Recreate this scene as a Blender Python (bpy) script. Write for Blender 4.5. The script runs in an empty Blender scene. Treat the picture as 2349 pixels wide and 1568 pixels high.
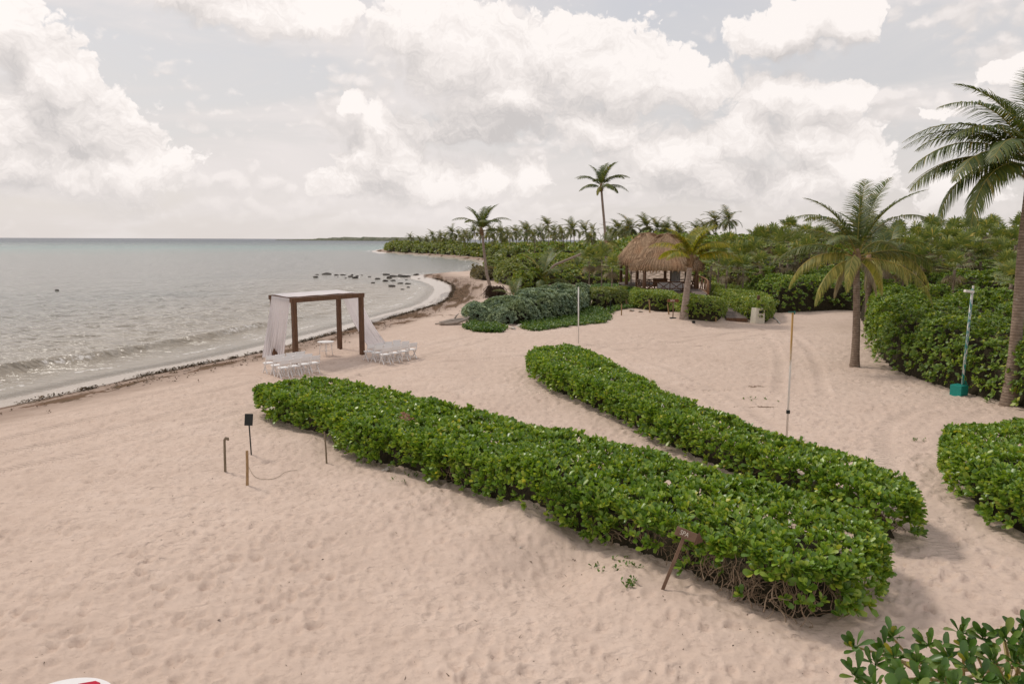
import bpy, bmesh, math, random
import numpy as np
from mathutils import Vector, Matrix, Euler

rnd = random.Random(7)
RG = np.random.default_rng(11)
scene = bpy.context.scene
COL = scene.collection

# ------------------------------------------------------------------ camera
EYE = Vector((0.0, 0.0, 6.0))
FOC = 1696.0                       # focal length in pixels of a 2349 px wide picture
PITCH = math.atan((784 - 549.6) / FOC)
ROLL = 0.0039
CAM_M = Matrix.Translation(EYE) @ Matrix.Rotation(math.pi / 2 - PITCH, 4, 'X') @ Matrix.Rotation(ROLL, 4, 'Z')
cam_data = bpy.data.cameras.new('camera')
cam_data.sensor_width = 36.0
cam_data.lens = 36.0 * FOC / 2349.0
cam_data.clip_start = 0.1
cam_data.clip_end = 80000
cam = bpy.data.objects.new('camera', cam_data)
cam.matrix_world = CAM_M
COL.objects.link(cam)
scene.camera = cam

def ray(px, py):
    d = Vector(((px - 1174.5) / FOC, -(py - 784) / FOC, -1.0))
    return (CAM_M.to_3x3() @ d).normalized()

# ------------------------------------------------------------------ sun, view
SUN_EL, SUN_AZ = math.radians(50), math.radians(-52)      # azimuth from the view axis (+Y), clockwise
sd = bpy.data.lights.new('sun', 'SUN')
sd.energy = 1.5
sd.angle = math.radians(10)
sd.color = (1.0, 0.93, 0.84)
sun = bpy.data.objects.new('sun', sd)
sv = Vector((math.sin(SUN_AZ) * math.cos(SUN_EL), math.cos(SUN_AZ) * math.cos(SUN_EL), math.sin(SUN_EL)))
sun.rotation_euler = sv.to_track_quat('Z', 'Y').to_euler()
COL.objects.link(sun)
vs = scene.view_settings
vs.view_transform = 'Standard'
vs.look = 'None'
vs.exposure = 0.22
vs.gamma = 1.0
vs.use_curve_mapping = False
scene.cycles.max_bounces = 6
scene.cycles.diffuse_bounces = 3
scene.cycles.glossy_bounces = 3
scene.cycles.transmission_bounces = 4
scene.cycles.transparent_max_bounces = 12
scene.cycles.sample_clamp_indirect = 6.0

# ------------------------------------------------------------------ node helpers
class NT:
    def __init__(self, tree):
        self.t = tree
        self.n = tree.nodes
        self.n.clear()
    def node(self, typ, **props):
        nd = self.n.new(typ)
        for k, v in props.items():
            setattr(nd, k, v)
        return nd
    def put(self, sock, val):
        if val is None:
            return
        if hasattr(val, 'is_output') or isinstance(val, bpy.types.NodeSocket):
            self.t.links.new(val, sock)
        else:
            if isinstance(val, (tuple, list)) and sock.type == 'RGBA' and len(val) == 3:
                val = tuple(val) + (1.0,)
            sock.default_value = val
    def m(self, op, a, b=None, c=None, clamp=False):
        nd = self.n.new('ShaderNodeMath')
        nd.operation = op
        nd.use_clamp = clamp
        for i, v in enumerate((a, b, c)):
            self.put(nd.inputs[i], v)
        return nd.outputs[0]
    def v(self, op, a, b=None, c=None, out=0, scale=None):
        nd = self.n.new('ShaderNodeVectorMath')
        nd.operation = op
        for i, v in enumerate((a, b, c)):
            self.put(nd.inputs[i], v)
        if scale is not None:
            self.put(nd.inputs['Scale'], scale)
        if op in ('LENGTH', 'DOT_PRODUCT', 'DISTANCE'):
            return nd.outputs['Value']
        return nd.outputs[0]
    def noise(self, vec, scale, detail=3, rough=.55, dist=0.0, col=False, dims='3D', lac=2.0):
        nd = self.n.new('ShaderNodeTexNoise')
        nd.noise_dimensions = dims
        self.put(nd.inputs['Vector'], vec)
        nd.inputs['Scale'].default_value = scale
        nd.inputs['Detail'].default_value = detail
        nd.inputs['Roughness'].default_value = rough
        nd.inputs['Lacunarity'].default_value = lac
        nd.inputs['Distortion'].default_value = dist
        return nd.outputs['Color'] if col else nd.outputs['Fac']
    def smooth(self, x, a, b, lo=0.0, hi=1.0):
        nd = self.n.new('ShaderNodeMapRange')
        nd.interpolation_type = 'SMOOTHSTEP'
        self.put(nd.inputs[0], x)
        self.put(nd.inputs[1], a); self.put(nd.inputs[2], b)
        self.put(nd.inputs[3], lo); self.put(nd.inputs[4], hi)
        return nd.outputs[0]
    def mix(self, f, a, b, blend='MIX'):
        nd = self.n.new('ShaderNodeMix')
        nd.data_type = 'RGBA'
        nd.blend_type = blend
        self.put(nd.inputs[0], f); self.put(nd.inputs[6], a); self.put(nd.inputs[7], b)
        return nd.outputs[2]
    def ramp(self, f, stops, interp='LINEAR'):
        nd = self.n.new('ShaderNodeValToRGB')
        nd.color_ramp.interpolation = interp
        el = nd.color_ramp.elements
        el[0].position = stops[0][0]; el[0].color = tuple(stops[0][1]) + (1,)
        el[1].position = stops[-1][0]; el[1].color = tuple(stops[-1][1]) + (1,)
        for p, c in stops[1:-1]:
            e = el.new(p); e.color = tuple(c) + (1,)
        self.put(nd.inputs[0], f)
        return nd.outputs[0]
    def attr(self, name, out='Fac'):
        nd = self.n.new('ShaderNodeAttribute')
        nd.attribute_name = name
        return nd.outputs[out]
    def xyz(self, x, y, z):
        nd = self.n.new('ShaderNodeCombineXYZ')
        for i, v in enumerate((x, y, z)):
            self.put(nd.inputs[i], v)
        return nd.outputs[0]
    def sep(self, v):
        nd = self.n.new('ShaderNodeSeparateXYZ')
        self.put(nd.inputs[0], v)
        return nd.outputs[0], nd.outputs[1], nd.outputs[2]

# ------------------------------------------------------------------ sky
SKY_S = 0.1
world = bpy.data.worlds.new('World')
scene.world = world
world.use_nodes = True
W = NT(world.node_tree)
tc = W.node('ShaderNodeTexCoord')
dirv = tc.outputs['Generated']
dx, dy, dz = W.sep(dirv)
az = W.m('MULTIPLY', W.m('ARCTAN2', dx, dy), 57.2958)
el = W.m('MULTIPLY', W.m('ARCSINE', dz), 57.2958)
P = W.xyz(az, el, 0.0)

def azel(px, py):
    d = ray(px, py)
    return math.degrees(math.atan2(d.x, d.y)), math.degrees(math.asin(d.z))

# cumulus bodies: centre and half-size in pixels of the photograph, strength
BLOBS = [
    # tower of cloud on the left
    (30, 60, 120, 110), (120, 190, 130, 110), (200, 290, 140, 110), (60, 300, 190, 130), (290, 385, 125, 90),
    (150, 400, 180, 60), (40, 380, 130, 80),
    # bank at the top
    (560, 20, 190, 62), (690, 30, 130, 55), (440, -20, 120, 60),
    # great central cumulus
    (960, 80, 110, 90), (1080, 130, 150, 120), (1180, 230, 190, 95), (1120, 300, 170, 50), (1290, 120, 130, 110),
    (1420, 170, 150, 110), (1560, 190, 120, 85), (1400, 290, 130, 80),
    # middle left towers
    (890, 300, 45, 55), (820, 260, 45, 32), (880, 370, 105, 60), (830, 420, 120, 45), (980, 420, 95, 50), (1100, 410, 65, 48),
    (1210, 405, 60, 40),
    # right
    (1830, 70, 120, 70), (1910, 40, 90, 60), (1800, 220, 110, 70), (1900, 230, 80, 55), (1720, 310, 110, 70),
    (1860, 320, 120, 70), (1560, 350, 100, 70), (1620, 410, 170, 60), (1830, 420, 170, 60), (1950, 380, 90, 60),
    # small ones low down
    (330, 470, 140, 34, .6),
    (1610, 420, 50, 26, .5), (2150, 238, 190, 26, .34),
    # beyond the right edge
    (2330, 165, 130, 50, .7), (2210, 430, 160, 55, .6),
]
# clouds that go on outside the picture, so that the sky is of one piece
_r = random.Random(3)
for k in range(16):
    a_ = _r.uniform(45, 315)
    BLOBS.append(('d', a_ if a_ < 180 else a_ - 360, _r.uniform(8, 38), _r.uniform(5, 10), _r.uniform(3, 5)))

# domain warp
w1 = W.v('SUBTRACT', W.noise(dirv, 9.0, 3, .6, col=True), (.5, .5, .5))
w2 = W.v('SUBTRACT', W.noise(dirv, 26.0, 4, .62, col=True), (.5, .5, .5))
warp = W.v('ADD', W.v('MULTIPLY', w1, (6.2, 4.4, 0)), W.v('MULTIPLY', w2, (2.6, 2.2, 0)))
PW = W.v('ADD', P, warp)

def blob_field(pw):
    cur = None
    for b in BLOBS:
        if b[0] == 'd':
            _, a, e, ra, re = b
        else:
            a, e = azel(b[0], b[1])
            a2, _ = azel(b[0] + b[2], b[1])
            _, e2 = azel(b[0], b[1] - b[3])
            ra, re = abs(a2 - a), abs(e2 - e)
        ra, re = ra * 1.12, re * 1.12
        q = W.v('MULTIPLY_ADD', pw, (1 / ra, 1 / re, 0), (-a / ra, -e / re, 0))
        d = W.m('SUBTRACT', b[4] if b[0] != 'd' and len(b) > 4 else 1.0, W.v('LENGTH', q))
        cur = d if cur is None else W.m('SMOOTH_MAX', cur, d, 0.35)
    return cur

BASES = [(1120, 305, 270, 95, .52), (590, -5, 230, 66, .6), (170, 290, 190, 120, .36), (1350, 250, 160, 60, .26), (1650, 420, 260, 60, .36), (900, 430, 150, 40, .22), (60, 425, 260, 30, .3), (1880, 110, 160, 40, .2)]
def billow(pw, off, fine=False):
    p = W.v('ADD', pw, off) if off else pw
    def vor(scale, k):
        nd = W.n.new('ShaderNodeTexVoronoi')
        nd.voronoi_dimensions = '2D'
        nd.feature = 'SMOOTH_F1'
        W.put(nd.inputs['Vector'], p)
        nd.inputs['Scale'].default_value = scale
        nd.inputs['Smoothness'].default_value = .35
        return W.m('MULTIPLY', W.m('SUBTRACT', .5, nd.outputs['Distance']), k)
    if fine:
        return W.m('ADD', vor(2.2, .5), vor(4.6, .3))
    return W.m('ADD', W.m('ADD', vor(.42, .55), vor(.95, .34)), W.m('ADD', vor(2.2, .20), vor(4.6, .10)))

LDX, LDY = 0.15, 0.98
S0 = blob_field(PW)
fb = W.m('SUBTRACT', W.noise(dirv, 5.0, 2, .5), .5)
B0 = billow(PW, None)
B1 = billow(PW, (LDX * .7, LDY * .7, 0))
S1 = blob_field(W.v('ADD', PW, (LDX * 2.0, LDY * 2.0, 0)))
fr = W.m('SUBTRACT', W.noise(dirv, 60.0, 4, .65), .5)
H0 = W.m('ADD', W.m('ADD', S0, W.m('MULTIPLY', B0, .78)), W.m('MULTIPLY', fr, .22))
mask = W.smooth(H0, -.03, W.m('MAXIMUM', W.m('MULTIPLY_ADD', W.m('SUBTRACT', S0, S1), -.75, W.m('MULTIPLY_ADD', fb, .5, .30)), .12))
shade = W.m('MULTIPLY_ADD', W.m("SUBTRACT", B0, B1), .60, W.m("MULTIPLY_ADD", W.m("SUBTRACT", S0, S1), .80, .57))
fine = W.m('SUBTRACT', billow(PW, None, True), billow(PW, (LDX * .22, LDY * .22, 0), True))
shade = W.m('ADD', shade, W.m('ADD', W.m('MULTIPLY', fb, .45), W.m('ADD', W.m('MULTIPLY', fr, .06), W.m('MULTIPLY', fine, .20))))
for (bx, by, bw, bh, bk) in BASES:      # flat shaded undersides
    a_, e_ = azel(bx, by); a2_, _ = azel(bx + bw, by); _, e2_ = azel(bx, by - bh)
    q_ = W.v('MULTIPLY_ADD', PW, (1 / (a2_ - a_), 1 / (e2_ - e_), 0), (-a_ / (a2_ - a_), -e_ / (e2_ - e_), 0))
    shade = W.m('SUBTRACT', shade, W.m('MULTIPLY', W.smooth(W.v('LENGTH', q_), 1.0, .15), bk))
shade = W.m('MAXIMUM', W.m('MINIMUM', shade, 1.0), 0.0)
cloud = W.ramp(shade, [(0, (.53, .50, .49)), (.35, (.645, .602, .582)), (.7, (.765, .712, .685)), (1, (.86, .805, .775))])

# thin high veil with streaks over a pale blue
st = W.noise(W.v('MULTIPLY', P, (.045, .20, 1)), 1.0, 5, .55, dist=.6, dims='2D')
st2 = W.noise(W.v('MULTIPLY', P, (.02, .06, 1)), 1.0, 3, .5, dims='2D')
sky = W.node('ShaderNodeTexSky')
sky.sky_type = 'NISHITA'
sky.sun_disc = False
sky.sun_elevation = SUN_EL
sky.sun_rotation = SUN_AZ
sky.air_density = 1.0
sky.dust_density = 3.0
blue = W.v('MULTIPLY', sky.outputs[0], (SKY_S, SKY_S, SKY_S))
veil = W.ramp(W.m('DIVIDE', el, 30.0, clamp=True), [(0, (.65, .60, .572)), (.10, (.665, .62, .595)), (.35, (.61, .59, .585)), (.6, (.585, .575, .59)), (1, (.53, .53, .57))])
vf = W.m('MAXIMUM', W.smooth(W.m('MULTIPLY_ADD', st2, .6, st), .38, .95, .78, .98), W.smooth(el, 12.0, 1.0, 0.0, .96))
base = W.mix(vf, blue, veil)
wisp = W.smooth(W.m('MULTIPLY_ADD', st2, .5, st), .66, 1.0)
base = W.mix(W.m('MULTIPLY', wisp, .8), base, (.72, .67, .655))
# broken low cumulus that lies behind the big clouds, most of it towards the horizon
PB = W.v('ADD', W.v('MULTIPLY', P, (1.0, 1.55, 1)), W.v('MULTIPLY', w2, (2.4, 2.4, 0)))
def low_field(off):
    p = W.v('ADD', PB, off) if off else PB
    n1_ = W.noise(W.v('ADD', W.v('MULTIPLY', p, (.115, .14, 1)), (3.7, 1.3, 0)), 1.0, 5, .58, dims='2D')
    nd = W.n.new('ShaderNodeTexVoronoi'); nd.voronoi_dimensions = '2D'; nd.feature = 'SMOOTH_F1'
    W.put(nd.inputs['Vector'], p); nd.inputs['Scale'].default_value = .8; nd.inputs['Smoothness'].default_value = .4
    return W.m('ADD', n1_, W.m('MULTIPLY', W.m('SUBTRACT', .5, nd.outputs['Distance']), .22))
L0 = low_field(None); L1 = low_field((LDX * .9, LDY * 1.1, 0))
thr = W.ramp(W.m('DIVIDE', el, 30.0, clamp=True), [(0, (.60,) * 3), (.07, (.50,) * 3), (.25, (.51,) * 3), (.45, (.60,) * 3), (1, (.64,) * 3)])
lm = W.smooth(W.m('SUBTRACT', L0, thr), -.04, .14)
ls = W.m('MULTIPLY_ADD', W.m('SUBTRACT', L0, L1), 2.4, .55, clamp=True)
lc = W.ramp(ls, [(0, (.585, .55, .535)), (.5, (.67, .625, .605)), (1, (.79, .735, .71))])
base = W.mix(W.m('MULTIPLY', lm, W.smooth(el, .3, 5.0, .15, .85)), base, lc)
low = W.smooth(el, 0.2, 5.0)          # clouds near the horizon drown in the pale air
mk = W.m('MULTIPLY', mask, W.m('MULTIPLY_ADD', low, .72, .25))
final = W.mix(mk, base, cloud)
# pale glow of the veiled sun
ga = W.v('DOT_PRODUCT', dirv, tuple(sv))
glow = W.m('MULTIPLY_ADD', W.m('POWER', W.m('MAXIMUM', ga, 0.0), 3.0), .06, 1.0)
final = W.v('MULTIPLY', final, W.xyz(glow, glow, glow))
bg = W.node('ShaderNodeBackground')
W.put(bg.inputs['Color'], W.v('MULTIPLY', final, (1 / SKY_S, 1 / SKY_S, 1 / SKY_S)))
bg.inputs['Strength'].default_value = SKY_S
wo = W.node('ShaderNodeOutputWorld')
W.t.links.new(bg.outputs[0], wo.inputs[0])
world.cycles.sampling_method = 'MANUAL'
world.cycles.sample_map_resolution = 512
# ------------------------------------------------------------------ numeric helpers
_PERM = np.random.default_rng(5).permutation(256)
_PERM = np.concatenate([_PERM, _PERM, _PERM])
_GA = np.random.default_rng(6).uniform(0, 2 * np.pi, 256)
_GX, _GY = np.cos(_GA), np.sin(_GA)
_G3 = np.random.default_rng(8).normal(size=(256, 3))
_G3 /= np.linalg.norm(_G3, axis=1)[:, None]

def perlin2(x, y):
    x = np.asarray(x, float); y = np.asarray(y, float)
    xi = np.floor(x).astype(int); yi = np.floor(y).astype(int)
    xf, yf = x - xi, y - yi
    u = xf * xf * xf * (xf * (xf * 6 - 15) + 10); v = yf * yf * yf * (yf * (yf * 6 - 15) + 10)
    xi &= 255; yi &= 255
    def g(a, b, fx, fy):
        h = _PERM[_PERM[(xi + a) & 255] + ((yi + b) & 255)]
        return _GX[h] * fx + _GY[h] * fy
    n0 = g(0, 0, xf, yf) * (1 - u) + g(1, 0, xf - 1, yf) * u
    n1 = g(0, 1, xf, yf - 1) * (1 - u) + g(1, 1, xf - 1, yf - 1) * u
    return (n0 * (1 - v) + n1 * v) * 1.4

def perlin3(p):
    p = np.asarray(p, float)
    pi = np.floor(p).astype(int); f = p - pi
    w = f * f * f * (f * (f * 6 - 15) + 10)
    pi &= 255
    r = 0
    for a in (0, 1):
        for b in (0, 1):
            for c in (0, 1):
                h = _PERM[_PERM[_PERM[(pi[:, 0] + a) & 255] + ((pi[:, 1] + b) & 255)] + ((pi[:, 2] + c) & 255)]
                d = (_G3[h] * (f - np.array([a, b, c]))).sum(1)
                wt = (w[:, 0] if a else 1 - w[:, 0]) * (w[:, 1] if b else 1 - w[:, 1]) * (w[:, 2] if c else 1 - w[:, 2])
                r = r + d * wt
    return r * 1.4

def fbm2(x, y, o=4, g=.5):
    s = 0; a = 1.0
    for i in range(o):
        s = s + a * perlin2(x * 2 ** i + 17.3 * i, y * 2 ** i + 9.1 * i)
        a *= g
    return s

def sstep(x, a, b):
    t = np.clip((x - a) / (b - a), 0, 1)
    return t * t * (3 - 2 * t)

def dist_poly(x, y, pts, closed=False):
    x = np.asarray(x, float); y = np.asarray(y, float)
    pts = np.asarray(pts, float)
    q = np.roll(pts, -1, 0) if closed else pts[1:]
    p = pts if closed else pts[:-1]
    best = np.full(x.shape, 1e18)
    for a, b in zip(p, q):
        e = b - a
        L = max(e @ e, 1e-9)
        t = np.clip(((x - a[0]) * e[0] + (y - a[1]) * e[1]) / L, 0, 1)
        d = (x - a[0] - t * e[0]) ** 2 + (y - a[1] - t * e[1]) ** 2
        np.minimum(best, d, out=best)
    return np.sqrt(best)

def in_poly(x, y, pts):
    x = np.asarray(x, float); y = np.asarray(y, float)
    r = np.zeros(x.shape, bool)
    n = len(pts)
    for i in range(n):
        (x1, y1), (x2, y2) = pts[i], pts[(i + 1) % n]
        if y1 == y2:
            continue
        c = ((y1 > y) != (y2 > y)) & (x < (x2 - x1) * (y - y1) / (y2 - y1) + x1)
        r ^= c
    return r

def chaikin(pts, n=2, closed=False):
    pts = np.asarray(pts, float)
    for _ in range(n):
        q = np.roll(pts, -1, 0) if closed else pts[1:]
        p = pts if closed else pts[:-1]
        new = np.empty((2 * len(p), pts.shape[1]))
        new[0::2] = .75 * p + .25 * q
        new[1::2] = .25 * p + .75 * q
        if not closed:
            new = np.concatenate([pts[:1], new, pts[-1:]])
        pts = new
    return pts

# ------------------------------------------------------------------ unprojection
def P0(px, py, z=0.0):
    """world point on the level plane z seen at pixel (px, py)"""
    d = ray(px, py)
    t = (z - EYE.z) / d.z
    return EYE + d * t

def P0xy(px, py, z=0.0):
    p = P0(px, py, z)
    return (p.x, p.y)

def PG(px, py):
    """world point on the terrain"""
    z = 0.0
    for _ in range(12):
        p = P0(px, py, z)
        z = .5 * z + .5 * float(ground(np.array([p.x]), np.array([p.y]))[0])
    p.z = float(ground(np.array([p.x]), np.array([p.y]))[0])
    return p

def PY(px, py, Y):
    """world point at distance Y along the view axis"""
    d = ray(px, py)
    return EYE + d * ((Y - EYE.y) / d.y)

def gz(x, y):
    return float(ground(np.array([x]), np.array([y]))[0])

# ------------------------------------------------------------------ meshes and things
def mesh_np(name, V, F, mats, smooth=True, mat_idx=None):
    """V (n,3); F an (m,k) array or a list of such arrays"""
    me = bpy.data.meshes.new(name)
    V = np.asarray(V, np.float32)
    Fs = F if isinstance(F, list) else [F]
    Fs = [np.asarray(f, np.int32) for f in Fs if len(f)]
    me.vertices.add(len(V))
    me.vertices.foreach_set('co', V.ravel())
    nl = sum(f.size for f in Fs); nf = sum(len(f) for f in Fs)
    me.loops.add(nl)
    me.loops.foreach_set('vertex_index', np.concatenate([f.ravel() for f in Fs]))
    me.polygons.add(nf)
    tot = np.concatenate([np.full(len(f), f.shape[1], np.int32) for f in Fs])
    st = np.concatenate([[0], np.cumsum(tot)[:-1]]).astype(np.int32)
    me.polygons.foreach_set('loop_start', st)
    me.polygons.foreach_set('loop_total', tot)
    if smooth:
        me.polygons.foreach_set('use_smooth', np.ones(nf, bool))
    for m_ in (mats if isinstance(mats, (list, tuple)) else [mats]):
        me.materials.append(m_)
    if mat_idx is not None:
        me.polygons.foreach_set('material_index', np.asarray(mat_idx, np.int32))
    me.update(calc_edges=True)
    return me

def link(name, me, parent=None):
    o = bpy.data.objects.new(name, me)
    COL.objects.link(o)
    if parent is not None:
        o.parent = parent
    return o

def tag(o, label=None, cat=None, group=None, kind=None):
    if label: o['label'] = label
    if cat: o['category'] = cat
    if group: o['group'] = group
    if kind: o['kind'] = kind
    return o

def thing(name, label, cat, loc=(0, 0, 0), rotz=0.0, group=None, rot=None):
    o = bpy.data.objects.new(name, None)
    o.empty_display_size = .2
    COL.objects.link(o)
    o.location = loc
    o.rotation_euler = rot if rot else (0, 0, rotz)
    return tag(o, label, cat, group)

def dup(root, loc=None, rotz=None, label=None, group=None, scale=None):
    r = root.copy(); COL.objects.link(r)
    if loc is not None: r.location = loc
    if rotz is not None: r.rotation_euler = (0, 0, rotz)
    if scale is not None: r.scale = scale if isinstance(scale, (tuple, list)) else (scale,) * 3
    if label: r['label'] = label
    if group: r['group'] = group
    for ch in list(root.children):
        c = ch.copy(); COL.objects.link(c); c.parent = r
        for g_ in list(ch.children):
            d = g_.copy(); COL.objects.link(d); d.parent = c
    return r

class MB:
    """collects simple shapes into one mesh"""
    def __init__(self):
        self.v = []; self.f = []
    def add(self, vs, fs):
        o = len(self.v)
        self.v += [tuple(p) for p in vs]
        self.f += [tuple(i + o for i in f) for f in fs]
        return self
    def box(self, c, s, rot=None, bev=0.0):
        hx, hy, hz = s[0] / 2, s[1] / 2, s[2] / 2
        c = Vector(c)
        R = Euler(rot).to_matrix() if rot else Matrix.Identity(3)
        b = min(bev, hx * .9, hy * .9, hz * .9)
        if b <= 0:
            vs = [c + R @ Vector((sx * hx, sy * hy, sz * hz)) for sz in (-1, 1) for sy in (-1, 1) for sx in (-1, 1)]
            return self.add(vs, [(0, 2, 3, 1), (4, 5, 7, 6), (0, 1, 5, 4), (2, 6, 7, 3), (0, 4, 6, 2), (1, 3, 7, 5)])
        bm = bmesh.new()
        bmesh.ops.create_cube(bm, size=1)
        for q in bm.verts:
            q.co = Vector((q.co.x * s[0], q.co.y * s[1], q.co.z * s[2]))
        bmesh.ops.bevel(bm, geom=list(bm.edges), offset=b, segments=2, affect='EDGES', profile=.6)
        bm.verts.index_update()
        vs = [c + R @ q.co for q in bm.verts]
        fs = [[q.index for q in f.verts] for f in bm.faces]
        bm.free()
        return self.add(vs, fs)
    def bar(self, a, b, w, h, up=(0, 0, 1)):
        a, b = Vector(a), Vector(b)
        d = (b - a).normalized()
        up = Vector(up)
        if abs(d.dot(up)) > .98:
            up = Vector((0, 1, 0))
        s = d.cross(up).normalized(); u = s.cross(d)
        vs = [p + s * (i * w / 2) + u * (j * h / 2) for p in (a, b) for i, j in ((-1, -1), (1, -1), (1, 1), (-1, 1))]
        return self.add(vs, [(3, 2, 1, 0), (4, 5, 6, 7), (0, 1, 5, 4), (1, 2, 6, 5), (2, 3, 7, 6), (3, 0, 4, 7)])
    def tube(self, pts, radii, n=6, cap=True):
        pts = [Vector(p) for p in pts]
        if not isinstance(radii, (list, tuple, np.ndarray)):
            radii = [radii] * len(pts)
        o = len(self.v)
        ref = None
        for i, p in enumerate(pts):
            d = (pts[min(i + 1, len(pts) - 1)] - pts[max(i - 1, 0)])
            d = d.normalized() if d.length > 1e-9 else Vector((0, 0, 1))
            if ref is None:
                ref = Vector((1, 0, 0)) if abs(d.x) < .8 else Vector((0, 1, 0))
            s = (ref - d * ref.dot(d)).normalized()
            ref = s
            u = d.cross(s)
            for k in range(n):
                a = 2 * math.pi * k / n
                self.v.append(tuple(p + (s * math.cos(a) + u * math.sin(a)) * float(radii[i])))
        for i in range(len(pts) - 1):
            for k in range(n):
                k2 = (k + 1) % n
                self.f.append((o + i * n + k, o + i * n + k2, o + (i + 1) * n + k2, o + (i + 1) * n + k))
        if cap:
            self.f.append(tuple(o + k for k in reversed(range(n))))
            self.f.append(tuple(o + (len(pts) - 1) * n + k for k in range(n)))
        return self
    def prism(self, outline, z0, z1, M=None):
        """outline in xy, extruded in z, moved by the matrix M"""
        n = len(outline)
        vs = [Vector((x, y, z)) for z in (z0, z1) for x, y in outline]
        if M is not None:
            vs = [M @ q for q in vs]
        fs = [tuple(reversed(range(n))), tuple(range(n, 2 * n))] + [(i, (i + 1) % n, n + (i + 1) % n, n + i) for i in range(n)]
        return self.add(vs, fs)
    def disc(self, c, r, h, n=32, ry=None):
        pts = [(r * math.cos(2 * math.pi * k / n), (ry or r) * math.sin(2 * math.pi * k / n)) for k in range(n)]
        return self.prism(pts, 0, h, Matrix.Translation(c))
    def mesh(self, name, mat, smooth=False):
        me = bpy.data.meshes.new(name)
        me.from_pydata(self.v, [], self.f)
        if smooth:
            me.polygons.foreach_set('use_smooth', np.ones(len(me.polygons), bool))
        for m_ in (mat if isinstance(mat, (list, tuple)) else [mat]):
            me.materials.append(m_)
        me.update()
        return me
    def build(self, name, mat, parent=None, smooth=False):
        return link(name, self.mesh(name, mat, smooth), parent)

# ------------------------------------------------------------------ materials
def new_mat(name):
    m_ = bpy.data.materials.new(name)
    m_.use_nodes = True
    return m_, NT(m_.node_tree)

def finish(T, shader, disp=None):
    o = T.node('ShaderNodeOutputMaterial')
    T.t.links.new(shader, o.inputs['Surface'])

def principled(T, col, rough=.7, spec=.5, normal=None, metal=0.0, **kw):
    b = T.node('ShaderNodeBsdfPrincipled')
    T.put(b.inputs['Base Color'], col)
    T.put(b.inputs['Roughness'], rough)
    T.put(b.inputs['Specular IOR Level'], spec)
    T.put(b.inputs['Metallic'], metal)
    if normal is not None:
        T.put(b.inputs['Normal'], normal)
    for k, v in kw.items():
        T.put(b.inputs[k], v)
    return b.outputs[0]

def bump(T, h, strength=.5, dist=.02, normal=None):
    b = T.node('ShaderNodeBump')
    b.inputs['Strength'].default_value = strength
    b.inputs['Distance'].default_value = dist
    T.put(b.inputs['Height'], h)
    if normal is not None:
        T.put(b.inputs['Normal'], normal)
    return b.outputs[0]

def shade_mix(T, f, a, b):
    nd = T.node('ShaderNodeMixShader')
    T.put(nd.inputs[0], f)
    T.t.links.new(a, nd.inputs[1]); T.t.links.new(b, nd.inputs[2])
    return nd.outputs[0]

def simple(name, c1, c2, scale=6.0, rough=.7, spec=.4, stretch=(1, 1, 1), bmp=.3, bdist=.004, detail=4, metal=0.0):
    m_, T = new_mat(name)
    co = T.node('ShaderNodeTexCoord').outputs['Object']
    co = T.v('MULTIPLY', co, stretch)
    n = T.noise(co, scale, detail, .6)
    c = T.mix(T.smooth(n, .3, .7), c1, c2)
    finish(T, principled(T, c, rough, spec, bump(T, n, bmp, bdist), metal))
    return m_

def leaf_mat(name, stops, rough=.34, spec=.5, transl=.22, tcol=(.16, .30, .03)):
    """stops: colour ramp over a per-leaf random number"""
    m_, T = new_mat(name)
    g = T.node('ShaderNodeNewGeometry')
    oi = T.node('ShaderNodeObjectInfo')
    r = T.m('FRACT', T.m('ADD', g.outputs['Random Per Island'], oi.outputs['Random']))
    c = T.ramp(r, stops)
    n = T.noise(T.node('ShaderNodeTexCoord').outputs['Object'], 1.1, 2)
    c = T.mix(T.smooth(n, .3, .75), c, T.v('MULTIPLY', c, (1.35, 1.22, .9)))
    p = principled(T, c, rough, spec)
    tr = T.node('ShaderNodeBsdfTranslucent')
    T.put(tr.inputs['Color'], T.v('MULTIPLY', c, (2.2, 2.0, 1.0)))
    finish(T, shade_mix(T, transl, p, tr.outputs[0]))
    return m_

M = {}
M['leaf_near'] = leaf_mat('scaevola_leaf', [(0, (0.069, 0.144, 0.018)), (.35, (0.110, 0.211, 0.025)), (.7, (0.184, 0.296, 0.039)), (.975, (0.270, 0.354, 0.055)), (.988, (0.337, 0.384, 0.076)), (.996, (0.410, 0.410, 0.065)), (1, (0.454, 0.432, 0.076))])
M['leaf_shrub'] = leaf_mat('corner_shrub_leaf', [(0, (0.034, 0.085, 0.012)), (.5, (0.055, 0.125, 0.017)), (.9, (0.098, 0.170, 0.026)), (.98, (0.143, 0.190, 0.035)), (1, (0.420, 0.340, 0.030))], rough=.36, transl=.15)
M['leaf_thicket'] = leaf_mat('thicket_leaf', [(0, (0.066, 0.128, 0.019)), (.5, (0.120, 0.206, 0.025)), (.9, (0.203, 0.289, 0.038)), (1, (0.328, 0.351, 0.066))], rough=.46)
M['leaf_trim'] = leaf_mat('trimmed_leaf', [(0, (0.098, 0.163, 0.029)), (.5, (0.158, 0.238, 0.040)), (.9, (0.244, 0.323, 0.057)), (1, (0.412, 0.376, 0.098))], rough=.4)
M['leaf_olive'] = leaf_mat('olive_leaf', [(0, (0.105, 0.149, 0.040)), (.5, (0.144, 0.195, 0.050)), (.9, (0.203, 0.242, 0.062)), (1, (0.290, 0.260, 0.090))], rough=.5)
M['leaf_scrub'] = leaf_mat('scrub_leaf', [(0, (0.078, 0.141, 0.025)), (.5, (0.130, 0.201, 0.036)), (.85, (0.217, 0.283, 0.050)), (1, (0.404, 0.329, 0.082))], rough=.5)
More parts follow.
